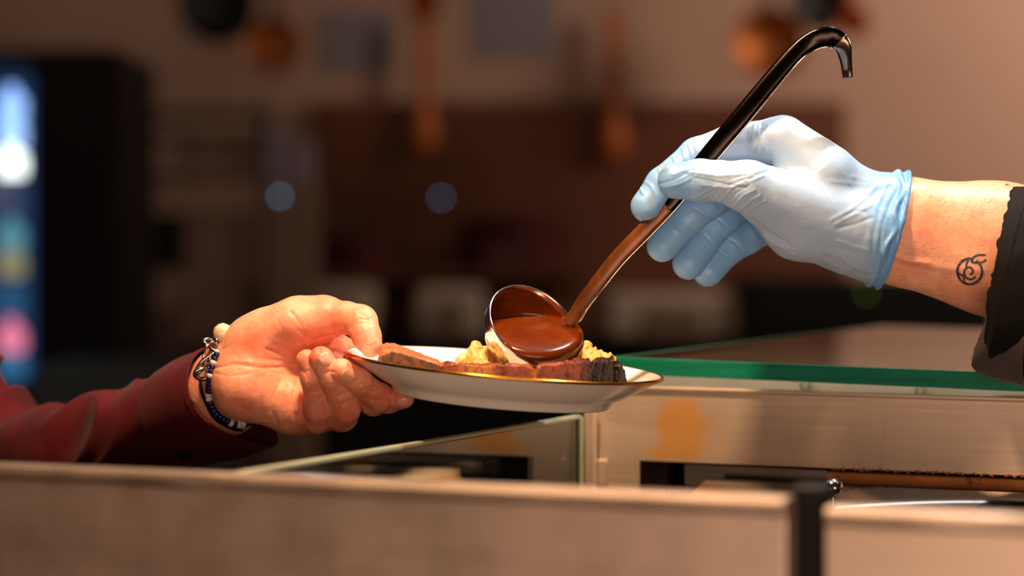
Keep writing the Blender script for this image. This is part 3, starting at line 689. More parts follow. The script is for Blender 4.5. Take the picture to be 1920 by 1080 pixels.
for i in range(min(nb_, 98)):
    s_ = i*L[-1]/nb_; k = max(1, int(np.searchsorted(L, s_))); a, b = beadp[k-1], beadp[k]; t_ = (s_-L[k-1])/(L[k]-L[k-1]+1e-9); p = a+(b-a)*t_
    x, y, d_ = proj(p[None]); white = any(math.hypot(x[0]-wx, y[0]-wy) < 6.5 for wx, wy in WH) or (k > len(beadp)*.55 and i % 7 < 2)
    m = 'whitebead' if white else 'navy'
    if m not in proto: o = kp.build('bead', M[m], bb_root, origin=np.zeros(3)); proto[m] = o; o['label'] = 'white bead' if white else 'navy blue bead'
    else: o = proto[m].copy(); COL.objects.link(o); o.parent = bb_root
    o.location = p-wloc(bb_root); o.rotation_mode = 'QUATERNION'; o.rotation_quaternion = Vector(b-a).to_track_quat('Z', 'Y')
ch_root = bpy.data.objects.new('chain_bracelet', None); COL.objects.link(ch_root); ch_root.parent = guest; ch_root.location = Q(404, 649, 5)-wloc(guest); ch_root['label'] = 'silver chain bracelet with one pale round bead'
wb = Q(418, 624, 10); MB().lathe(wb, (.55, -.2, .8), [(.0016, -.0056), (.0036, -.0050), (.0055, -.0028), (.0062, 0), (.0055, .0028), (.0036, .0050), (.0016, .0056)], 40, closed=True).build('bead', M['bone'], ch_root)
def linkring(c, ax, ay, r): MB().torus(c, ax, ay, r, 36, 10).build('chain_link', M['chain'], ch_root)
def px2(a, b, zz=0): return (Q(960+a, 540+b, 0)-Q(960, 540, 0))+np.array([0, zz*.001, 0])
for (cx, cy, z0, ax, ay, r) in [(392, 641, 10, (9, 2, 1), (1, -5, 2), .0012), (403, 650, 8, (9, 5, -1), (3, -6, 2), .0013), (410, 640, 8, (2, -7, 1), (4, 1, 2), .0011),
        (388, 668, 4, (-3, 22, 0), (5, 1, 3), .0009), (386, 682, 2, (19, -20, 0), (6, 5, 2), .0011), (380, 701, 2, (13, -4, 1), (5, 9, 2), .0014), (390, 690, 4, (5, 6, 0), (2, -4, 2), .0011)]:
    linkring(Q(cx, cy, z0), px2(*ax), px2(*ay), RR(0)+r)
cp = [Q(428, 616, 14), Q(445, 610, 19), Q(462, 604, 25), Q(478, 606, 40), Q(497, 640, 62), Q(500, 700, 70), Q(480, 770, 60)]
cs = bez(cp, 8)
for i in range(0, len(cs)-1, 1):
    if i % 2: continue
    a, b = cs[i], cs[i+1]; tg = (b-a)/np.linalg.norm(b-a); s_ = np.cross(tg, [0, 0, 1] if i % 4 else [0, 1, .2]); s_ /= np.linalg.norm(s_); linkring((a+b)/2, tg*.0030, s_*.0017, .0006)
cc_ = [on_arm(376, 712, .001), on_arm(379, 735, .001), on_arm(388, 758, .001), on_arm(400, 780, .001), on_arm(418, 795, .001), Q(450, 806, 24), Q(478, 790, 50), Q(480, 770, 60)]
MB().tube(bez(cc_, 8), .0011, 10).build('leather_cord', M['dark'], ch_root)
# ================================================================== plate
ra, rb = math.radians(4.9), math.radians(1.7)
pc = Q(945, 684, 0)
pn = np.array([math.sin(ra), -math.sin(rb), math.cos(ra)]); pn /= np.linalg.norm(pn)      # leans a little to the right and to the camera
Rm = RR(300)
prof_o = [(0, -.0175), (.060, -.0175), (.0640, -.0182), (.0650, -.0212), (.0668, -.0216), (.0680, -.0205), (.0690, -.0172), (.076, -.0142), (.087, -.0078), (Rm-.002, -.0012), (Rm, -.0001), (Rm-.0004, .0008)]
prof_i = [(Rm-.0015, .0009), (Rm-.004, .0002), (.088, -.0050), (.078, -.0100), (.068, -.0135), (.058, -.0145), (0, -.0148)]
plate = thing('dinner_plate', 'white porcelain plate with thin gold rim carrying meat and potato, held by the bare hand', 'plate', pc-pn*.0216)
MB().lathe(pc, pn, prof_o+prof_i, 160).build('dish', M['porcelain'], plate)
MB().lathe(pc, pn, [(Rm-.0012, -.0010), (Rm+.0002, -.0008), (Rm+.0004, .0002), (Rm-.0003, .0011), (Rm-.0018, .0011)], 200, closed=False).build('gold_rim', M['gold'], plate)
def plate_h(p):
    """height of the dish surface under p (distance along pn from centre plane)"""
    v = p-pc; h = v@pn; r = np.linalg.norm(v-pn*h)
    pi = sorted(prof_i); return np.interp(r, [a for a, _ in pi], [b for _, b in pi]), h
# ================================================================== roast meat
def interp(tab, x):
    xs = [a for a, *_ in tab]; return [np.interp(x, xs, [r[k] for r in tab]) for k in range(1, len(tab[0]))]
top = [(711, 652), (716, 643), (725, 638.5), (740, 640), (770, 654), (800, 668), (835, 676), (850, 678), (870, 681), (900, 682), (945, 681), (960, 680), (985, 683), (1001, 686), (1006, 684), (1030, 681), (1060, 677), (1075, 672), (1090, 675), (1110, 675), (1125, 671), (1140, 665), (1152, 667), (1162, 680), (1168, 690), (1174, 712)]
frt = [(711, 668), (718, 664), (726, 660), (740, 657), (770, 665), (800, 673), (828, 681), (850, 680), (870, 682), (900, 683), (945, 682), (960, 681), (985, 684), (1001, 687), (1006, 685), (1030, 682), (1060, 678), (1075, 673), (1090, 676), (1110, 676), (1130, 673), (1150, 677), (1162, 684), (1168, 694), (1174, 714)]
xs = np.concatenate([[710.5], np.linspace(711, 1174, 330), [1174.6]]); NV = 84; V = []; T = []
for i, x in enumerate(xs):
    yt, = interp(top, x); yf, = interp(frt, x); dep = np.interp(x, [711, 760, 830, 900, 1174], [20, 26, 22, 20, 22])
    zf = np.interp(x, [711, 800, 1174], [-50, -54, -50])
    F_ = Q(x, yf, zf); B_ = Q(x, yt, zf+dep); hb_ = np.interp(x, [711, 760, 830, 1174], [.0115, .013, .012, .014])
    Fb = F_-pn*hb_+np.array([0, .001, 0]); Bb = B_-pn*(hb_-.001)
    for p in (Fb, Bb):
        s_, h = plate_h(p)
        p += pn*(s_+.0006-h)*1.0
    cor = [F_, B_, Bb, Fb]; cc = sum(cor)/4; e = min(1, min(i, len(xs)-1-i)/5)**.5
    for k in range(NV):
        s_ = 4*k/NV; a = int(s_) % 4; t_ = s_-int(s_); p = cor[a]*(1-t_)+cor[(a+1) % 4]*t_
        rd = 1-.10*(1-abs(2*t_-1))*0-.0; cw = max(0, abs(2*t_-1)-.72)/.28; p = cc+(p-cc)*(1-.09*cw**2)*(.55+.45*e)
        V.append(p); T.append((x, a, t_))
V = np.array(V); nx = len(xs); k = np.arange(NV); k2 = (k+1) % NV
f = [np.stack([i*NV+k, i*NV+k2, (i+1)*NV+k2, (i+1)*NV+k], 1) for i in range(nx-1)]; f = np.concatenate(f)
nrm = vnormals(V, f); cen = V.reshape(nx, NV, 3).mean(1).repeat(NV, 0)
if ((V-cen)*nrm).sum() < 0: nrm = -nrm; f = f[:, ::-1]
X_ = np.array([t_[0] for t_ in T]); side = np.array([t_[1] for t_ in T]); tv = np.array([t_[2] for t_ in T])
n1 = fbm(V*np.array([240, 240, 240]), 11, 4); n2 = fbm(V*np.array([500, 500, 300]), 21, 3); chunk = vnoise(V*np.array([95, 60, 60]), 5)
rough = np.where(X_ > 1060, 1.5, np.where(X_ < 830, .7, 1.0))
n3 = np.abs(fbm(V*np.array([900, 900, 700]), 41, 2)); disp = (n1*.0006+n2*.00035-n3*.0005+chunk*.0007)*rough+.0014*np.where(X_ > 1090, np.sin(X_*.38+4*vnoise(V*120, 3))*.6, 0)
for sx, w, a in ((829, 4, .0016), (857, 3, .0012), (944, 3, .0012), (1002, 3.5, .0022), (1070, 5, .0008), (1107, 5, .0012), (1135, 4, .001), (1156, 4, .0016)): disp -= a*np.exp(-((X_-sx)/w)**2)
V = V+nrm*disp[:, None]
A = lambda *c: np.array(srgb(*c)[:3])
m1 = (n1*.5+.5).clip(0, 1)[:, None]; m2 = (n2*.5+.5).clip(0, 1)[:, None]; px_, py_, _ = proj(V)
crust = A(128, 84, 34)*(1-m1)+A(176, 112, 60)*m1; crust = crust*(1-.5*(m2 > .62))
pink = A(226, 160, 140)*(1-m1)+A(206, 118, 98)*m1
fat = A(222, 130, 44)*(1-m1)+A(240, 168, 84)*m1; fat = fat*(1-.5*((m2 > .66)))
brown = A(120, 52, 22)*(1-m1)+A(172, 84, 40)*m1
char = A(38, 22, 18)*(1-m1)+A(72, 38, 28)*m1; redbr = A(150, 48, 22)*(1-m1)+A(190, 90, 44)*m1
ramp_ = lambda a, b: np.clip((X_+n1*10-a)/(b-a), 0, 1)[:, None]
c_ = crust*(1-ramp_(822, 832))+redbr*ramp_(822, 832); c_ = c_*(1-ramp_(858, 868))+fat*ramp_(858, 868); c_ = c_*(1-ramp_(920, 932))+brown*ramp_(920, 932)
c_ = c_*(1-ramp_(1088, 1112))+char*ramp_(1088, 1112)
tf = np.where(side == 3, tv, 0)        # near the top edge of the front face the surface is redder
upper = ((side == 3)*np.clip((tv-.55)/.4, 0, 1)*(X_ > 930)*(X_ < 1100))[:, None]; c_ = c_*(1-.6*upper)+redbr*.6*upper
seam = np.exp(-((X_-1002)/6)**2)[:, None]; c_ = c_*(1-seam)+A(226, 142, 72)*seam
ci = (((side == 0) | ((side == 1) & (tv < .5)))*np.clip((836-X_)/8, 0, 1))[:, None]; c_ = c_*(1-ci)+pink*ci
ci = ((side == 0)*np.clip((X_-836)/8, 0, 1)*np.clip((1060-X_)/20, 0, 1))[:, None]; c_ = c_*(1-ci)+(A(222, 140, 90)*(1-m1)+A(180, 90, 50)*m1)*ci
ct_ = ((side == 0)*np.clip((X_-1100)/20, 0, 1))[:, None]; c_ = c_*(1-ct_)+(A(120, 72, 62)*(1-m1)+A(90, 46, 40)*m1)*ct_
caps = [tuple(range(NV)), tuple(range((nx-1)*NV, nx*NV))[::-1]]
me_o = link_mesh('roast_slice', V, [tuple(r) for r in f]+caps, M['meat'], tint=(c_*(1-.45*ramp_(1088, 1112)))*np.array([1.0, .76, .42])*(.42+.30*np.clip((840-X_)/12, 0, 1)*(side == 0))[:, None])
me_o.name = 'roast_slice'; tag(me_o, 'long slice of roast meat, pink left end and charred right end, on the plate', 'meat')
# ================================================================== ladle
lc = Q(1000, 612, 2); R0 = RR(94, 2)
ln = np.array([.47, -.66, .585]); ln /= np.linalg.norm(ln)
ladle = thing('ladle', 'steel ladle with dark hooked handle, held by the gloved hand, its bowl over the plate', 'ladle', lc-ln*R0)
pr = [(R0*math.sin(a), -R0*math.cos(a)) for a in np.linspace(0.001, math.pi/2, 30)]
pr += [(R0+.0002, .0006), (R0-.0003, .0011), (R0-.0011, .0009)]
pr += [((R0-.0012)*math.sin(a), -(R0-.0012)*math.cos(a)) for a in np.linspace(math.pi/2, 0.001, 30)]
MB().lathe(lc, ln, pr, 120).build('bowl', M['steel'], ladle)
# handle: a flat strap swept along its path; widths in px
hp = [(1064, 606, 8, 11), (1078, 592, 6, 13), (1094, 566, 2, 13.5), (1120, 532, -1, 14.5), (1160, 482, -3, 15), (1215, 425, -5, 15.5), (1262, 374, -6, 16), (1330, 290, -8.5, 17.5), (1382, 228, -10, 18), (1440, 158, -9.5, 17.5), (1490, 101, -9, 17), (1520, 78, -9, 18), (1545, 69, -10, 19), (1564, 71, -10, 19), (1579, 85, -10, 17), (1585, 108, -6, 14), (1588, 128, -3, 12), (1590, 146, -2, 10)]
S = bez([np.array(list(Q(a, b, c))+[RR(d, c)]) for a, b, c, d in hp], 14)
edge_ = []; FN = {}
def strap(Sx, th, name, mat, lo=0, grow=0):
    mb = MB(); n = len(Sx); seg = 16; prev = None
    for i, s_ in enumerate(Sx):
        tg = Sx[min(i+1, n-1)][:3]-Sx[max(i-1, 0)][:3]; tg /= np.linalg.norm(tg)
        t_ = (lo+i)/len(S); w_ = np.clip((t_-.66)/.25, 0, 1)
        fn = np.array([-.42, -.86, -.28])*(1-w_)+np.array([-.62, -.70, .35])*w_          # normal of the broad face
        fn = fn-tg*(fn@tg); fn /= np.linalg.norm(fn)
        if lo+i-1 in FN: prev = FN[lo+i-1]
        if prev is not None and prev@fn < 0 : fn = -fn
        if prev is not None: fn = fn*.25+prev*.75; fn -= tg*(fn@tg); fn /= np.linalg.norm(fn)
        if name != 'sauce_film': FN[lo+i] = fn
        prev = fn; sd = np.cross(tg, fn); e = min(1, (n-1-i)/2+.7) if name == 'hook' else 1
        edge_.append(s_[:3]-sd*(s_[3]*e)*(-1 if (sd@(RT-UP)) < 0 else 1)*-1+fn*.0004)
        for k in range(seg):
            an = 2*math.pi*(k+.5)/seg; c, s2 = math.cos(an), math.sin(an); c = math.copysign(abs(c)**.45, c); s2 = math.copysign(abs(s2)**.6, s2)
            bow = (1-c*c)*th*.5
            mb.v.append(s_[:3]+sd*c*(s_[3]*e+grow)+fn*(s2*(th/2+grow)+bow))
        if i:
            for k in range(seg):
                k2 = (k+1) % seg; b = (i-1)*seg; mb.f.append((b+k, b+k2, b+seg+k2, b+seg+k)); mb.m.append(0)
    mb.f += [tuple(range(seg))[::-1], tuple((n-1)*seg+k for k in range(seg))]; mb.m += [0, 0]
    return mb.build(name, mat, ladle)
hk = int(len(S)*.80); strap(S[:hk], .0024, 'handle', M['handle']); strap(S[hk-1:], .0024, 'hook', M['hook'], hk-1)
ee = [e_ for e_ in edge_[12:int(len(S)*.84)]]; MB().tube(ee, .00062, 10).build('edge_highlight', M['steel'], ladle)  # thin added tube, stands in for the highlight along the strap's edge
cut = int(len(S)*.345)
fo = strap(S[0:cut], .0026, 'sauce_film', M['film'], 0, .00012); fo['label'] = 'brown sauce film'
# gravy
fg = Field(lc-R0-.006, lc+R0+.006, .0006); X, Y, Z = fg.grid(); X = X-lc[0]; Y = Y-lc[1]; Z = Z-lc[2]
rr = np.sqrt(X*X+Y*Y+Z*Z); hn = X*ln[0]+Y*ln[1]+Z*ln[2]
m_ = np.array([.02, -.40, .915]); m_ /= np.linalg.norm(m_)
lp = Q(1000, 598, 0)-lc; lp = lp-ln*(lp@ln)/(FWD@ln)*0; tq = (lp@ln)/(FWD@ln); lp = lp-FWD*tq
m2 = np.array([.12, -.60, .79]); m2 /= np.linalg.norm(m2); m_ = np.array([0, -.06, 1.0])
hm = -smin((-((X-lp[0])*m_[0]+(Y-lp[1])*m_[1]+(Z-lp[2])*m_[2])).astype(np.float32), (-((X-lp[0])*m2[0]+(Y-lp[1]+.004)*m2[1]+(Z-lp[2])*m2[2])).astype(np.float32), .018)
inside = -smin(-(rr-(R0-.0006+.0017*np.clip((hn+.0002)/.002, 0, 1))).astype(np.float32), -hm.astype(np.float32), .006)
# overflow down the front lower side
e1 = np.cross(ln, [0, 1., 0]); e1 /= np.linalg.norm(e1); e2 = np.cross(ln, e1)
g2 = proj(np.array([lc]))
def sc_dir(dx, dy):
    v = RT*dx-UP*dy; v = v-ln*(v@ln); return v/np.linalg.norm(v)
w1 = sc_dir(.62, .78); along_ = X*w1[0]+Y*w1[1]+Z*w1[2]; w2 = np.cross(ln, w1); acr = X*w2[0]+Y*w2[1]+Z*w2[2]
ang = np.arctan2(np.abs(acr), along_)
shell = np.maximum(np.abs(rr-(R0+.0004))-.0009, (ang-.98-.12*np.sin(hn*300))*.02)
shell = np.maximum(shell, hn-.0022)
gr = smin(inside.astype(np.float32), shell.astype(np.float32), .0022)
# film left on the inner wall above the pool
film = np.maximum(np.abs(rr-(R0-.0014))-.0005, hn+.0022); gr = smin(gr, film.astype(np.float32), .002)
co, q = fg.mesh(gr); co, q = largest(co, q); co = relax(co, q, 3)
go = link_mesh('gravy', co, q, M['gravy']); tag(go, 'glossy brown gravy filling the tilted ladle and spilling over its lip', 'gravy')
# ================================================================== potatoes
fp_ = Field(Q(838, 735, -30)+np.array([0, -.008, 0]), Q(1168, 625, 45)+np.array([0, .008, 0]), .0009); gp = fp_.new()
for (a, b, c, r) in [(893, 662, 6, 21), (880, 675, -2, 20), (868, 690, -8, 18), (900, 690, -4, 24), (925, 680, 20, 26), (910, 668, 16, 20), (940, 700, 30, 30), (855, 700, -2, 14), (960, 690, 40, 28), (1000, 700, 42, 30), (1050, 690, 36, 28), (1085, 678, 14, 28), (1070, 672, 8, 22), (1094, 664, 4, 22), (1115, 668, 6, 20), (1110, 690, -4, 24), (1135, 680, 2, 18), (1146, 672, 6, 9), (1070, 700, -6, 24), (1145, 692, 0, 14), (1158, 686, 2, 7)]:
    fp_.cap(gp, Q(a, b, c), Q(a+rng.uniform(-6, 6), b+14, c), RR(r, c), RR(r*1.05, c), .0035)
X, Y, Z = fp_.grid(); pts = np.stack(np.broadcast_arrays(X, Y, Z), -1).reshape(-1, 3)
near = np.abs(gp.ravel()) < .008; nz = np.zeros(len(pts)); nz[near] = np.abs(vnoise(pts[near]*130, 3))*.0044-np.abs(vnoise(pts[near]*300, 8))*.0030
gp = gp+(.0012-nz.reshape(gp.shape)).astype(np.float32)
v = pts-pc; hgt = v@pn; rad = np.linalg.norm(v-hgt[:, None]*pn, axis=1); pi_ = sorted(prof_i); srf = np.interp(rad, [a for a, _ in pi_], [b for _, b in pi_])
gp = np.maximum(gp, (srf+.0003-hgt).reshape(gp.shape).astype(np.float32))
dl = np.sqrt(((pts-lc)**2).sum(1)).reshape(gp.shape); gp = np.maximum(gp, (R0+.0016-dl).astype(np.float32))
co, q = fp_.mesh(gp); co, q = largest(co, q); co = relax(co, q, 1, .3)
tag(link_mesh('mashed_potato', co, q, M['potato']), 'heap of yellow crushed potato on the plate behind the meat and around the ladle bowl', 'potato', kind=None)
# ================================================================== serving counter
u3 = np.array([math.cos(math.radians(23.6)), -math.sin(math.radians(23.6)), 0]); v3 = np.array([-u3[1], u3[0], 0]); z3 = np.array([0, 0, 1.0])
KT = math.tan(math.radians(23.6))
def D(px, d0): return d0/(1+KT*(px-960)/F)
def bar(name, mat, a, b, dn, th, parent=None, bevel=.001, back=v3, mis=None):
    """slab between two top corners a, b hanging down dn, th thick away from the viewer"""
    ax = (b-a)/2; c = (a+b)/2-z3*dn/2+back*th/2
    mb = MB(); mb.box(c, ax, back*th/2, z3*dn/2, 0, mis); return mb.build(name, mat, parent, bevel=bevel)
# near counter panels
def pd(x, y, d0=1.125): return P(x, y, D(x, d0))
counter = thing('serving_counter', 'brushed steel serving counter nearest the viewer, its back panels split by a black post', 'counter', np.array([.1, -.45, 0]))
for nm, xa, ya, xb, yb, lb in (('counter_panel', -420, 853, 1472, 935, 'wide brushed steel counter panel nearest the viewer, running across the lower left'), ('counter_panel', 1548, 951, 2300, 987, 'shorter brushed steel counter panel nearest the viewer, to the right of the black post')):
    a, b = pd(xa, ya), pd(xb, yb); b = np.array([b[0], b[1], b[2]]); r_ = counter
    mb = MB(); L_ = (b-a); n = 2
    sec = [(.0, -.42), (.0, -.0085), (.0003, -.0078), (-.0016, -.0066), (-.0020, -.003), (-.0005, -.0006), (.003, .0), (.013, .0), (.016, -.002), (.016, -.42)]
    for e in (a, b):
        for (dy, dz) in sec: mb.v.append(e+v3*dy+z3*dz)
    m_n = len(sec)
    for i in range(m_n-1): mb.f.append((i, i+1, m_n+i+1, m_n+i)); mb.m.append(0)
    mb.f += [tuple(range(m_n))[::-1], tuple(range(m_n, 2*m_n))]; mb.m += [0, 0]
    o = mb.build('panel', M['panel'], r_, smooth=False); md = o.modifiers.new('bevel', 'BEVEL'); md.width = .0008; md.segments = 2; md.limit_method = 'ANGLE'; md.angle_limit = .3
# rest of the counter's front down to the floor
mb = MB(); a, b = pd(-420, 853), pd(2300, 987); a = a*1; a[2] = b[2] = .5*(a[2]+b[2])
mb.box((a+b)/2+v3*.010-z3*(.42+.40), (b-a)/2, v3*.008, z3*.41); mb.build('base', M['panel'], counter, bevel=.002)
# black post
a = P(1475, 912, D(1475, 1.16)); b = P(1541, 915, D(1541, 1.16)); mb = MB(); w_ = np.linalg.norm(b-a)/2; c = (a+b)/2
pts = []; n = 24
outline = [(-w_, -.5)]+[(-w_+w_*.35*(1-math.cos(t_)), -.004+.004*math.sin(t_)) for t_ in np.linspace(0, math.pi/2, 8)]+[(w_-w_*.35*(1-math.cos(t_)), -.004+.004*math.sin(t_)) for t_ in np.linspace(math.pi/2, 0, 8)]+[(w_, -.5)]
for dy in (0, .02):
    for (x_, z_) in outline: mb.v.append(c+u3*x_+z3*z_+v3*dy)
m_n = len(outline); mb.f = [tuple(range(m_n)), tuple(range(m_n, 2*m_n))[::-1]]+[(i, (i+1) % m_n, m_n+(i+1) % m_n, m_n+i)[::-1] for i in range(m_n)]; mb.m = [0]*len(mb.f)
tag(mb.build('post', M['post'], counter, smooth=False, bevel=.0015), 'black post')
# cabinet behind
D0 = 1.685
def cd(x, y, o=0): return P(x, y, D(x, D0+o))
cab = thing('food_warmer', 'stained steel food warmer cabinet under the green-edged glass top', 'food warmer', cd(1500, 1000)-z3*.3)
tl, tr = cd(1100, 721), cd(2300, 757); zt = (tl+tr)/2
# front sheet with its opening, built as a fine grid so that the film of grease has its own outline
bl = lambda x: np.interp(x, [1100, 1200, 1920, 2300], [859, 863, 892, 908])
mb = MB(); tints = []
def sheet(x0, x1, y0f, y1f, nx_, ny_):
    b = len(mb.v)
    for i in range(nx_+1):
        x = x0+(x1-x0)*i/nx_
        for j in range(ny_+1):
            y = y0f(x)+(y1f(x)-y0f(x))*j/ny_; mb.v.append(cd(x, y))
            s_ = np.exp(-(((x-1272)/54)**2+((y-798)/60)**2)**1.6)*.66+np.exp(-(((x-1225)/70)**2+((y-850)/16)**2))*.45+np.exp(-(((x-1400)/170)**2+((y-850)/24)**2))*.22+np.exp(-(((x-1340)/90)**2+((y-790)/70)**2))*.22
            tints.append(s_)
    for i in range(nx_):
        for j in range(ny_):
            a = b+i*(ny_+1)+j; mb.f.append((a, a+1, a+ny_+2, a+ny_+1)); mb.m.append(0)
topy = lambda x: np.interp(x, [1100, 2300], [721, 757])
sheet(1200, 2300, topy, bl, 120, 24); sheet(1098, 1200, topy, lambda x: 1010, 14, 40)
tt = np.array(tints)[:, None]*np.ones((1, 3))
cf = link_mesh('front_sheet', np.array(mb.v), mb.f, M['cab'], cab, False, tint=tt); md = cf.modifiers.new('solid', 'SOLIDIFY'); md.thickness = .0015; md.offset = 0
bar('top_edge', M['cab'], cd(1098, 720, -.004), cd(2300, 756, -.004), .0035, .012, cab, .0012)
bar('top_sheet', M['cab'], cd(1098, 719.5), cd(2300, 755.5), .002, .5, cab, .0005)
bar('left_side', M['cab'], cd(1094, 722), cd(1100, 722), .42, .5, cab, .0005)
bar('inner_back', M['dark'], cd(1110, 760, .18), cd(2300, 790, .18), .30, .01, cab, .001)
bar('inner_roof', M['dark'], cd(1204, 864, .004), cd(2300, 905, .004), .001, .17, cab, .0003)
# burnt strip under the lip at right, crumbs of grease hanging from the lip
o = bar('heater_strip', M['rust'], cd(1552, 884, .012), cd(2300, 914, .012), .0085, .02, cab, .001); o['label'] = 'burnt orange-brown strip'
bar('cover_plate', M['mirror'], cd(1283, 869, .008), cd(1552, 881, .008), .014, .004, cab, .0005)
base_c = MB(); a_ = cd(1100, 1010); b_2 = cd(2300, 1010); zt_ = min(a_[2], b_2[2])-.002; a_[2] = b_2[2] = zt_/2; base_c.box((a_+b_2)/2+v3*.25, (b_2-a_)/2, v3*.25, z3*zt_/2); base_c.build('base', M['cab'], cab, bevel=.002)
mb = MB()
for k in range(60):
    x = rng.uniform(1560, 1925); y = bl(x)+rng.uniform(-1, 3); mb.lathe(cd(x, y, -.001), (rng.uniform(-1, 1), rng.uniform(-1, 1), 1), [(0, -.0008), (.0012*rng.uniform(.5, 1.4), 0), (0, .001)], 8)
tag(mb.build('burnt_crumbs', M['rust'], cab), 'burnt crumbs', kind='stuff')
mb = MB(); mb.box(cd(1127, 885, -.002), u3*.0045, v3*.0015, z3*.0085); mb.build('latch_plate', M['cab'], cab, bevel=.001)
# polished roll cover inside the opening
a = cd(1262, 893, -.012)-z3*.0328; b = cd(2300, 940, -.012)-z3*.0328; ax = (b-a)/np.linalg.norm(b-a); mb = MB(); rad = .040; seg = 30
for i, e in enumerate((a, b)):
    for k in range(seg+1):
        an = math.radians(5+50*k/seg); mb.v.append(e+(-v3*math.cos(an)+z3*math.sin(an))*rad+v3*rad*.574+(ax*.030*(math.sin(an)) if i == 0 else 0))
for k in range(seg): mb.f.append((k, k+1, seg+2+k, seg+1+k)); mb.m.append(0)
o = mb.build('roll_cover', M['mirror'], cab); md = o.modifiers.new('solid', 'SOLIDIFY'); md.thickness = .0012
o['label'] = 'polished curved roll cover'
# small clear knob
kc = P(1562, 914, 1.42); mb = MB(); mb.lathe(kc, (0, 0, 1), [(.0001, -.0058), (.003, -.005), (.0052, -.0026), (.0058, 0), (.0052, .0026), (.003, .005), (.0001, .0058)], 32); mb.lathe(kc-z3*.0055, (0, 0, 1), [(.0015, 0), (.0015, -.03)], 12)
mb.build('knob', M['mirror'], cab)
# glass top: level slab whose cut edge faces the camera
ga, gb = P(1150, 669, 1.65), P(2300, 716, D(2300, 1.68)); eu = (gb-ga)/np.linalg.norm(gb-ga); gv = v3.copy(); gn = np.cross(eu, gv); gn /= np.linalg.norm(gn)
if gn[2] < 0: gn = -gn
g_th = .0115; Lg = np.linalg.norm(gb-ga); dep = .72
gt = thing('glass_slab', 'thick glass slab with a green cut edge lying on the food warmer', 'glass', (ga+gb)/2-z3*g_th)
mb = MB(); mb.box(ga+eu*Lg/2+gv*dep/2-gn*g_th/2, eu*(Lg/2), gv*(dep/2-.001), gn*(g_th/2-.0001)); mb.build('slab', M['glass'], gt, bevel=.0006)
mb = MB(); mb.box(ga+eu*Lg/2-gn*g_th/2+gv*.0008, eu*(Lg/2), gv*.0012, gn*(g_th/2)); mb.build('cut_edge', M['edge'], gt, bevel=.0004)
mb = MB(); mb.box(ga+gv*dep/2-gn*g_th/2-eu*.0005, eu*.0012, gv*(dep/2), gn*(g_th/2)); mb.build('cut_edge', M['edge'], gt, bevel=.0004)
# little clear pads between steel and glass
pads = []
for i, (x, y) in enumerate(((1507, 722), (1523, 723), (1724, 729), (1740, 730))):
    c = cd(x, y, .004)
    if i == 0: mb = MB(); mb.lathe(c-z3*.003, z3, [(.0001, 0), (.0026, 0), (.0028, .001), (.0026, .0048), (.0001, .005)], 24); o = mb.build('glass_pad', M['paleedge'])
    else: o = pads[0].copy(); COL.objects.link(o); o.location = c-z3*.003
    tag(o, ['left pad of the left pair under the glass top', 'right pad of the left pair under the glass top', 'left pad of the right pair under the glass top', 'right pad of the right pair under the glass top'][i].replace('pad', 'small clear pad'), 'pad', 'clear pads under the glass top'); pads.append(o)
# upright side pane from the warmer towards the viewer
pa, pb = P(1083, 779, 1.655), P(425, 890, 1.226)
pa[2] = pb[2] = (pa[2]+pb[2])/2; pdv = (pb-pa)/np.linalg.norm(pb-pa); pnn = np.cross(pdv, z3); Lp = np.linalg.norm(pb-pa)
pane = thing('side_pane', 'upright clear glass pane with pale top edge, between the food warmer and near counter', 'glass pane', (pa+pb)/2-z3*.35)
mb = MB(); mb.box((pa+pb)/2-z3*.176, pdv*(Lp/2), pnn*.0029, z3*.174); mb.build('pane', M['glass'], pane, bevel=.0003)
mb = MB(); mb.box((pa+pb)/2-z3*.0008, pdv*(Lp/2), pnn*.0030, z3*.0012); mb.build('top_edge', M['paleedge'], pane, bevel=.0004)
mb = MB(); mb.box(pa-pdv*(-.001)-z3*.176+u3*.002, pdv*.001, pnn*.0030, z3*.175); mb.build('rear_edge', M['paleedge'], pane, bevel=.0004)
mb = MB(); c = P(1108, 790, 1.652); mb.box(c-z3*.1, u3*.0035, v3*.003, z3*.108); tag(mb.build('corner_post', M['cab'], bevel=.0008), 'narrow steel corner post where the side pane meets the warmer', 'post')
# ================================================================== room
def structure(name, mb, mat): o = mb.build(name, mat, smooth=False); o['kind'] = 'structure'; return o
structure('floor', MB().box((0, 2.2, -.05), (3.6, 0, 0), (0, 4.6, 0), (0, 0, .05)), M['floor'])
structure('wall_back', MB().box((0, 6.05, 1.5), (3.6, 0, 0), (0, .05, 0), (0, 0, 1.5)), M['plaster'])
structure('wall_right', MB().box((3.65, 2.2, 1.5), (.05, 0, 0), (0, 4.6, 0), (0, 0, 1.5)), M['plaster'])
structure('wall_left', MB().box((-3.65, 2.2, 1.5), (.05, 0, 0), (0, 4.6, 0), (0, 0, 1.5)), M['plaster'])
structure('wall_front', MB().box((0, -2.45, 1.5), (3.6, 0, 0), (0, .05, 0), (0, 0, 1.5)), M['plaster'])
structure('ceiling', MB().box((0, 2.2, 3.05), (3.7, 0, 0), (0, 4.6, 0), (0, 0, .05)), M['ceil'])
def bx(name, x0, y0, x1, y1, d, dep, mat, label=None, cat=None, group=None, parent=None, bevel=.004, zbot=None):
    a = P(x0, y0, d); b = P(x1, y1, d)
    if zbot is not None: b[2] = zbot
    c = (a+b)/2+np.array([0, dep/2, 0]); h = np.abs(b-a)/2
    o = MB().box(c, (h[0], 0, 0), (0, dep/2, 0), (0, 0, h[2])).build(name, mat, parent, bevel=bevel)
    return tag(o, label, cat, group) if parent is None else o
DW = 7.49
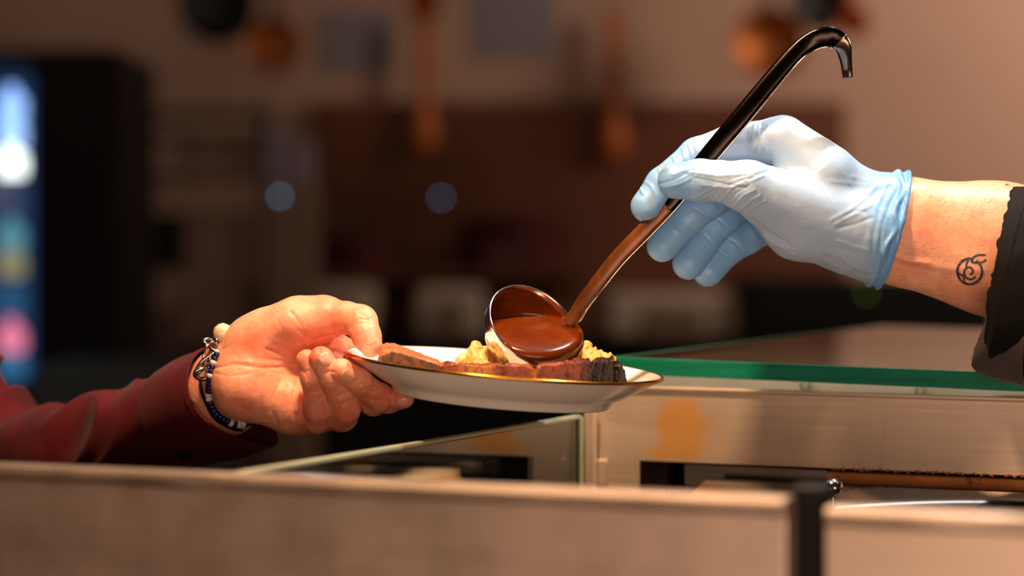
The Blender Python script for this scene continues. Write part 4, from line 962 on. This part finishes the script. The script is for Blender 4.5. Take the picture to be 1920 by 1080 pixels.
# brown wooden wall panelling behind the far counter
bx('wall_panelling', 585, 190, 1585, 560, DW-.04, .03, M['wood'], 'wide brown wooden back panel on the far wall above the counter', 'wall panel', zbot=.95)
# far counter
fc = thing('back_counter', 'long dark counter along the far wall', 'counter', P(1000, 900, 6.6)*np.array([1, 1, 0]))
bx('worktop', 556, 636, 2000, 656, 6.6, .7, M['dark'], parent=fc); bx('counter_front', 560, 656, 1990, 700, 6.63, .6, M['dark'], parent=fc, zbot=0)
# tall black cooler at left, with a lit column of drinks
co_ = thing('drinks_cooler', 'tall black drinks cooler with a bluish lit glass door at the far left', 'cooler', P(60, 900, 5.2)*np.array([1, 1, 0]))
bx('side_panel', 62, 92, 222, 700, 5.2, .55, M['dark'], parent=co_, zbot=0); bx('head_panel', -560, 92, 62, 112, 5.2, .55, M['dark'], parent=co_); bx('base_panel', -560, 735, 62, 800, 5.2, .55, M['dark'], parent=co_, zbot=0)
M['coolb'] = m_emit('cooler_backlight', srgb(30, 66, 110), .5); M['coollamp'] = m_emit('cooler_lamp', srgb(150, 190, 255), 2.0)
bx('back_light', -560, 112, 62, 735, 5.7, .03, M['coolb'], parent=co_)
for k, (y, c, s_, r) in enumerate(((195, (140, 180, 255), 1.6, 34), (245, (150, 190, 255), 1.6, 30), (300, (235, 250, 240), 2.4, 26), (365, (90, 90, 120), .5, 26), (440, (90, 150, 165), .8, 28), (490, (160, 150, 110), .7, 26), (560, (40, 90, 130), .7, 20), (630, (225, 120, 150), 1.1, 26), (680, (50, 110, 150), .8, 24))):
    m = m_emit('lit_bottle', srgb(*c), s_); c0 = P(22 if k != 3 else 10, y, 5.4)
    for dx in (0, -.1, -.2):
        o = MB().lathe(c0+np.array([dx, 0, -.035]), z3, [(.001, 0), (.028, 0), (.03, .01), (.03, .045), (.012, .06), (.011, .075), (.001, .075)], 20).build('bottle', m)
        nm = ['blue', 'pale blue', 'white', 'violet grey', 'teal', 'straw coloured', 'dark blue', 'pink', 'sea blue'][k]; ps = {0: 'nearest the cooler door post', -.1: 'second from the door post', -.2: 'third from the door post'}[dx]
        tag(o, 'glowing %s bottle in the drinks cooler, %s' % (nm, ps), 'bottle', 'bottles in the drinks cooler')
# things left of the panelling
rk = thing('storage_rack', 'grey-brown storage rack between the cooler and the wooden panelling', 'rack', P(390, 900, 6.9)*np.array([1, 1, 0]))
for x in (250, 485): bx('upright', x, 195, x+14, 700, 6.9, .03, M['dark'], parent=rk, zbot=0)
for y in (200, 246, 322, 505, 640): bx('shelf', 250, y, 499, y+12, 6.9, .35, M['greybox'], parent=rk)
for (x0, y0, x1, y1, mt, lb) in ((330, 258, 476, 322, 'greybox', 'grey-brown carton on the upper shelf of the storage rack'), (345, 390, 470, 505, 'greybox', 'tall grey-brown carton on the middle shelf of the storage rack'), (335, 545, 480, 640, 'greybox', 'wide brown carton on the lower shelf of the storage rack'), (262, 400, 330, 505, 'dark', 'dark box at the left of the middle shelf of the storage rack')):
    bx('carton', x0, y0, x1, y1, 6.93, .28, M[mt], lb, 'box', 'cartons on the storage rack', zbot=P(0, y1, 6.9)[2]+.001)
bx('storage_tub', 500, 240, 536, 344.5, 6.38, .16, M['lilac'], 'lilac-grey tall tub left of the small lamp by the panelling', 'tub', 'lilac tubs'); bx('storage_tub', 542, 262, 582, 344.5, 6.38, .16, M['lilac'], 'lilac-grey shorter tub right beside the taller one', 'tub', 'lilac tubs')
bx('plinth', 496, 345, 586, 700, 6.35, .22, M['greybox'], 'dark grey plinth carrying the lilac tubs', 'plinth', zbot=0)
bx('low_cabinet', 60, 688, 400, 760, 4.5, .4, M['teal'], 'low dark teal cabinet behind the burgundy sleeve', 'cabinet', zbot=0)
# papers on the wall
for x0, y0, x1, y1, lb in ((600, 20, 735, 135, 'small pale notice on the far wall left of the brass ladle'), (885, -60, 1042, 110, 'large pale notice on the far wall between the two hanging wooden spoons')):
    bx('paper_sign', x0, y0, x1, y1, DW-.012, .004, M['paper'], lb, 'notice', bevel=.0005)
# hanging kitchen things
def pan(name, cx, cy, r, d, mat, label, hl=130, face=.0):
    t_ = thing('hanging_'+name, label, 'pan', P(cx, cy+r, d), 'pans hanging on the far wall'); c = P(cx, cy, d); R_ = r/F*d
    MB().lathe(c, (0, -1, .05), [(0, -.01), (R_*.85, -.01), (R_*.98, .02), (R_, .05), (R_*.96, .05), (R_*.82, .0), (0, .0)], 48).build('pan_body', M[mat], t_)
    MB().box(c+np.array([0, 0, R_+hl/F*d/2]), (.012, 0, 0), (0, .004, 0), (0, 0, hl/F*d/2)).build('pan_handle', M[mat if mat != 'brass' else 'iron'], t_, bevel=.003)
pan('frying_pan', 410, 12, 74, 7.0, 'iron', 'black frying pan hanging at the upper left of the far wall'); pan('frying_pan', 515, 88, 52, 6.9, 'brass', 'brass pan hanging beside the black frying pan')
pan('frying_pan', 795, 8, 34, 6.9, 'brass', 'small brass pan hanging above the left wooden spoon'); pan('frying_pan', 1440, 84, 68, 6.8, 'brass', 'large brass pan hanging behind the hooked end of the ladle')
pan('frying_pan', 1535, 6, 60, 7.0, 'iron', 'dark pan hanging right above the brass pan at the upper right'); pan('frying_pan', 1597, 44, 30, 6.8, 'copper', 'small copper pan hanging right of the large brass pan')
def spoon(cx, y0, y1, d, label):
    a, b = P(cx, y0, d), P(cx, y1, d); h = a[2]-b[2]
    o = MB().lathe(b, z3, [(0, 0), (.03, .01), (.042, .05), (.038, .1), (.02, .15), (.022, h*.6), (.02, h), (0, h)], 20).build('hanging_wooden_spoon', M['orangewood']); tag(o, label, 'spoon', 'wooden spoons hanging on the far wall')
spoon(797, 30, 290, 7.40, 'long wooden spoon hanging under the small brass pan'); spoon(1152, 20, 300, 7.40, 'long wooden spoon hanging right of the large pale notice')
# things on the far counter
def pot(x0, y0, x1, y1, d, mat, label):
    c = P((x0+x1)/2, y1, d); c[2] = P(0, 512, 6.9)[2]+.001; R_ = (x1-x0)/2/F*d; h = (y1-y0)/F*d; t_ = thing('cooking_pot', label, 'pot', c, 'maroon pots on the back counter')
    MB().lathe(c, z3, [(0, 0), (R_*.96, 0), (R_, .01), (R_, h*.85), (R_*1.03, h*.87), (R_*.97, h*.88), (R_*.95, .01), (0, .01)], 40).build('pot_body', M[mat], t_)
    MB().lathe(c+z3*h*.88, z3, [(R_, 0), (R_*.6, h*.08), (0, h*.11)], 40).build('pot_lid', M[mat], t_)
    for s_ in (-1, 1): MB().torus(c+np.array([s_*R_*1.04, 0, h*.6]), (.02, 0, 0), (0, .03, 0), .006).build('pot_handle', M['dark'], t_)
sh = thing('wall_shelf', 'dark wooden shelf on the far panelling carrying the maroon pots', 'shelf', P(820, 520, 7.1)); bx('shelf_board', 560, 512, 1110, 524, 6.9, .55, M['wood'], parent=sh)
pot(595, 440, 745, 512, 7.22, 'red', 'maroon pot at the left end of the far shelf'); pot(862, 400, 1062, 512, 7.22, 'red', 'larger maroon pot at the right end of the far shelf')
bx('red_tin', 905, 452, 1010, 512, 6.96, .05, M['red'], 'small red tin in front of the larger maroon pot', 'tin', zbot=P(0, 512, 6.9)[2]+.001)
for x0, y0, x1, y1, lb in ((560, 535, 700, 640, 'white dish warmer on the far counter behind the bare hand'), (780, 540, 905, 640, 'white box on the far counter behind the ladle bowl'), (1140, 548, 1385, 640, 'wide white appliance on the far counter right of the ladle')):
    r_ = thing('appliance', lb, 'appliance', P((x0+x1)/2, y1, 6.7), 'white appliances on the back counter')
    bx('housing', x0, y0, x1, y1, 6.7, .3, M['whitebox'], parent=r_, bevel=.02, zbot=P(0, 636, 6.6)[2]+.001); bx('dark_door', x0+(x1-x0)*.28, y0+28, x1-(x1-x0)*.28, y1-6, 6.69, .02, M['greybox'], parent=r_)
bx('coffee_machine', 1394, 520, 1870, 640, 6.65, .4, M['dark'], 'wide black machine on the far counter beneath the gloved hand', 'machine', bevel=.02, zbot=P(0, 636, 6.6)[2]+.001)
# small glowing lamps
for x, y, c, s_, r, lb in ((525, 368, (110, 150, 180), 5.0, .0055, 'small bluish pilot lamp on the plinth under the tubs'), (827, 371, (100, 130, 165), 3.4, .0065, 'small bluish pilot lamp on the brown panelling'), (1625, 550, (90, 120, 10), 2.2, .006, 'dim green pilot lamp on the black machine')):
    o = MB().lathe(P(x, y, {525: 6.345, 827: 7.43, 1625: 6.645}[x]), (0, -1, 0), [(.0001, 0), (r, 0), (r*.8, r*.5), (.0001, r*.8)], 20).build('wall_lamp', m_emit('pilot_glow', srgb(*c), s_)); tag(o, lb, 'lamp', 'pilot lamps')
# ================================================================== light
def area(name, loc, tgt, size, power, col, shape='DISK', sy=None, spread=None):
    l = bpy.data.lights.new(name, 'AREA'); l.energy = power; l.color = col; l.shape = shape; l.size = size
    if sy: l.size_y = sy
    if spread: l.spread = spread
    o = bpy.data.objects.new(name, l); COL.objects.link(o); o.location = loc
    o.rotation_euler = (Vector(tgt)-Vector(loc)).to_track_quat('-Z', 'Y').to_euler(); return o
area('heat_lamp_light', (-.10, -.30, 1.98), (-.08, 0, 1.30), .10, 12, (1.0, .62, .34))
area('counter_lamp_light', (.36, .02, 2.10), (.20, 0, 1.38), .05, 10, (1.0, .88, .80))
area('front_fill_light', (.25, -2.3, 1.16), (.1, 0, 1.16), 1.6, 33, (1.0, .67, .48), 'RECTANGLE', .5)  # added fill from behind the camera, lifts counter panels and plate underside
tube = area('highlight_strip_light', (.3, .34, 2.75), (.3, .34, 1.2), 4.0, 6, (1.0, .9, .82), 'RECTANGLE', .15); tube.rotation_euler = (0, 0, math.radians(-23.6))  # long strip added to draw the bright line along the roll cover
area('wall_light', (2.3, 4.4, 2.6), (1.9, 6, 1.7), .5, 36, (1.0, .78, .62))
area('room_light', (-.6, 3.6, 2.9), (-.6, 6, 1.2), 1.2, 5, (1.0, .8, .66))
w = bpy.data.worlds.new('world'); scene.world = w; w.use_nodes = True
w.node_tree.nodes['Background'].inputs[0].default_value = (.30, .22, .18, 1); w.node_tree.nodes['Background'].inputs[1].default_value = .06
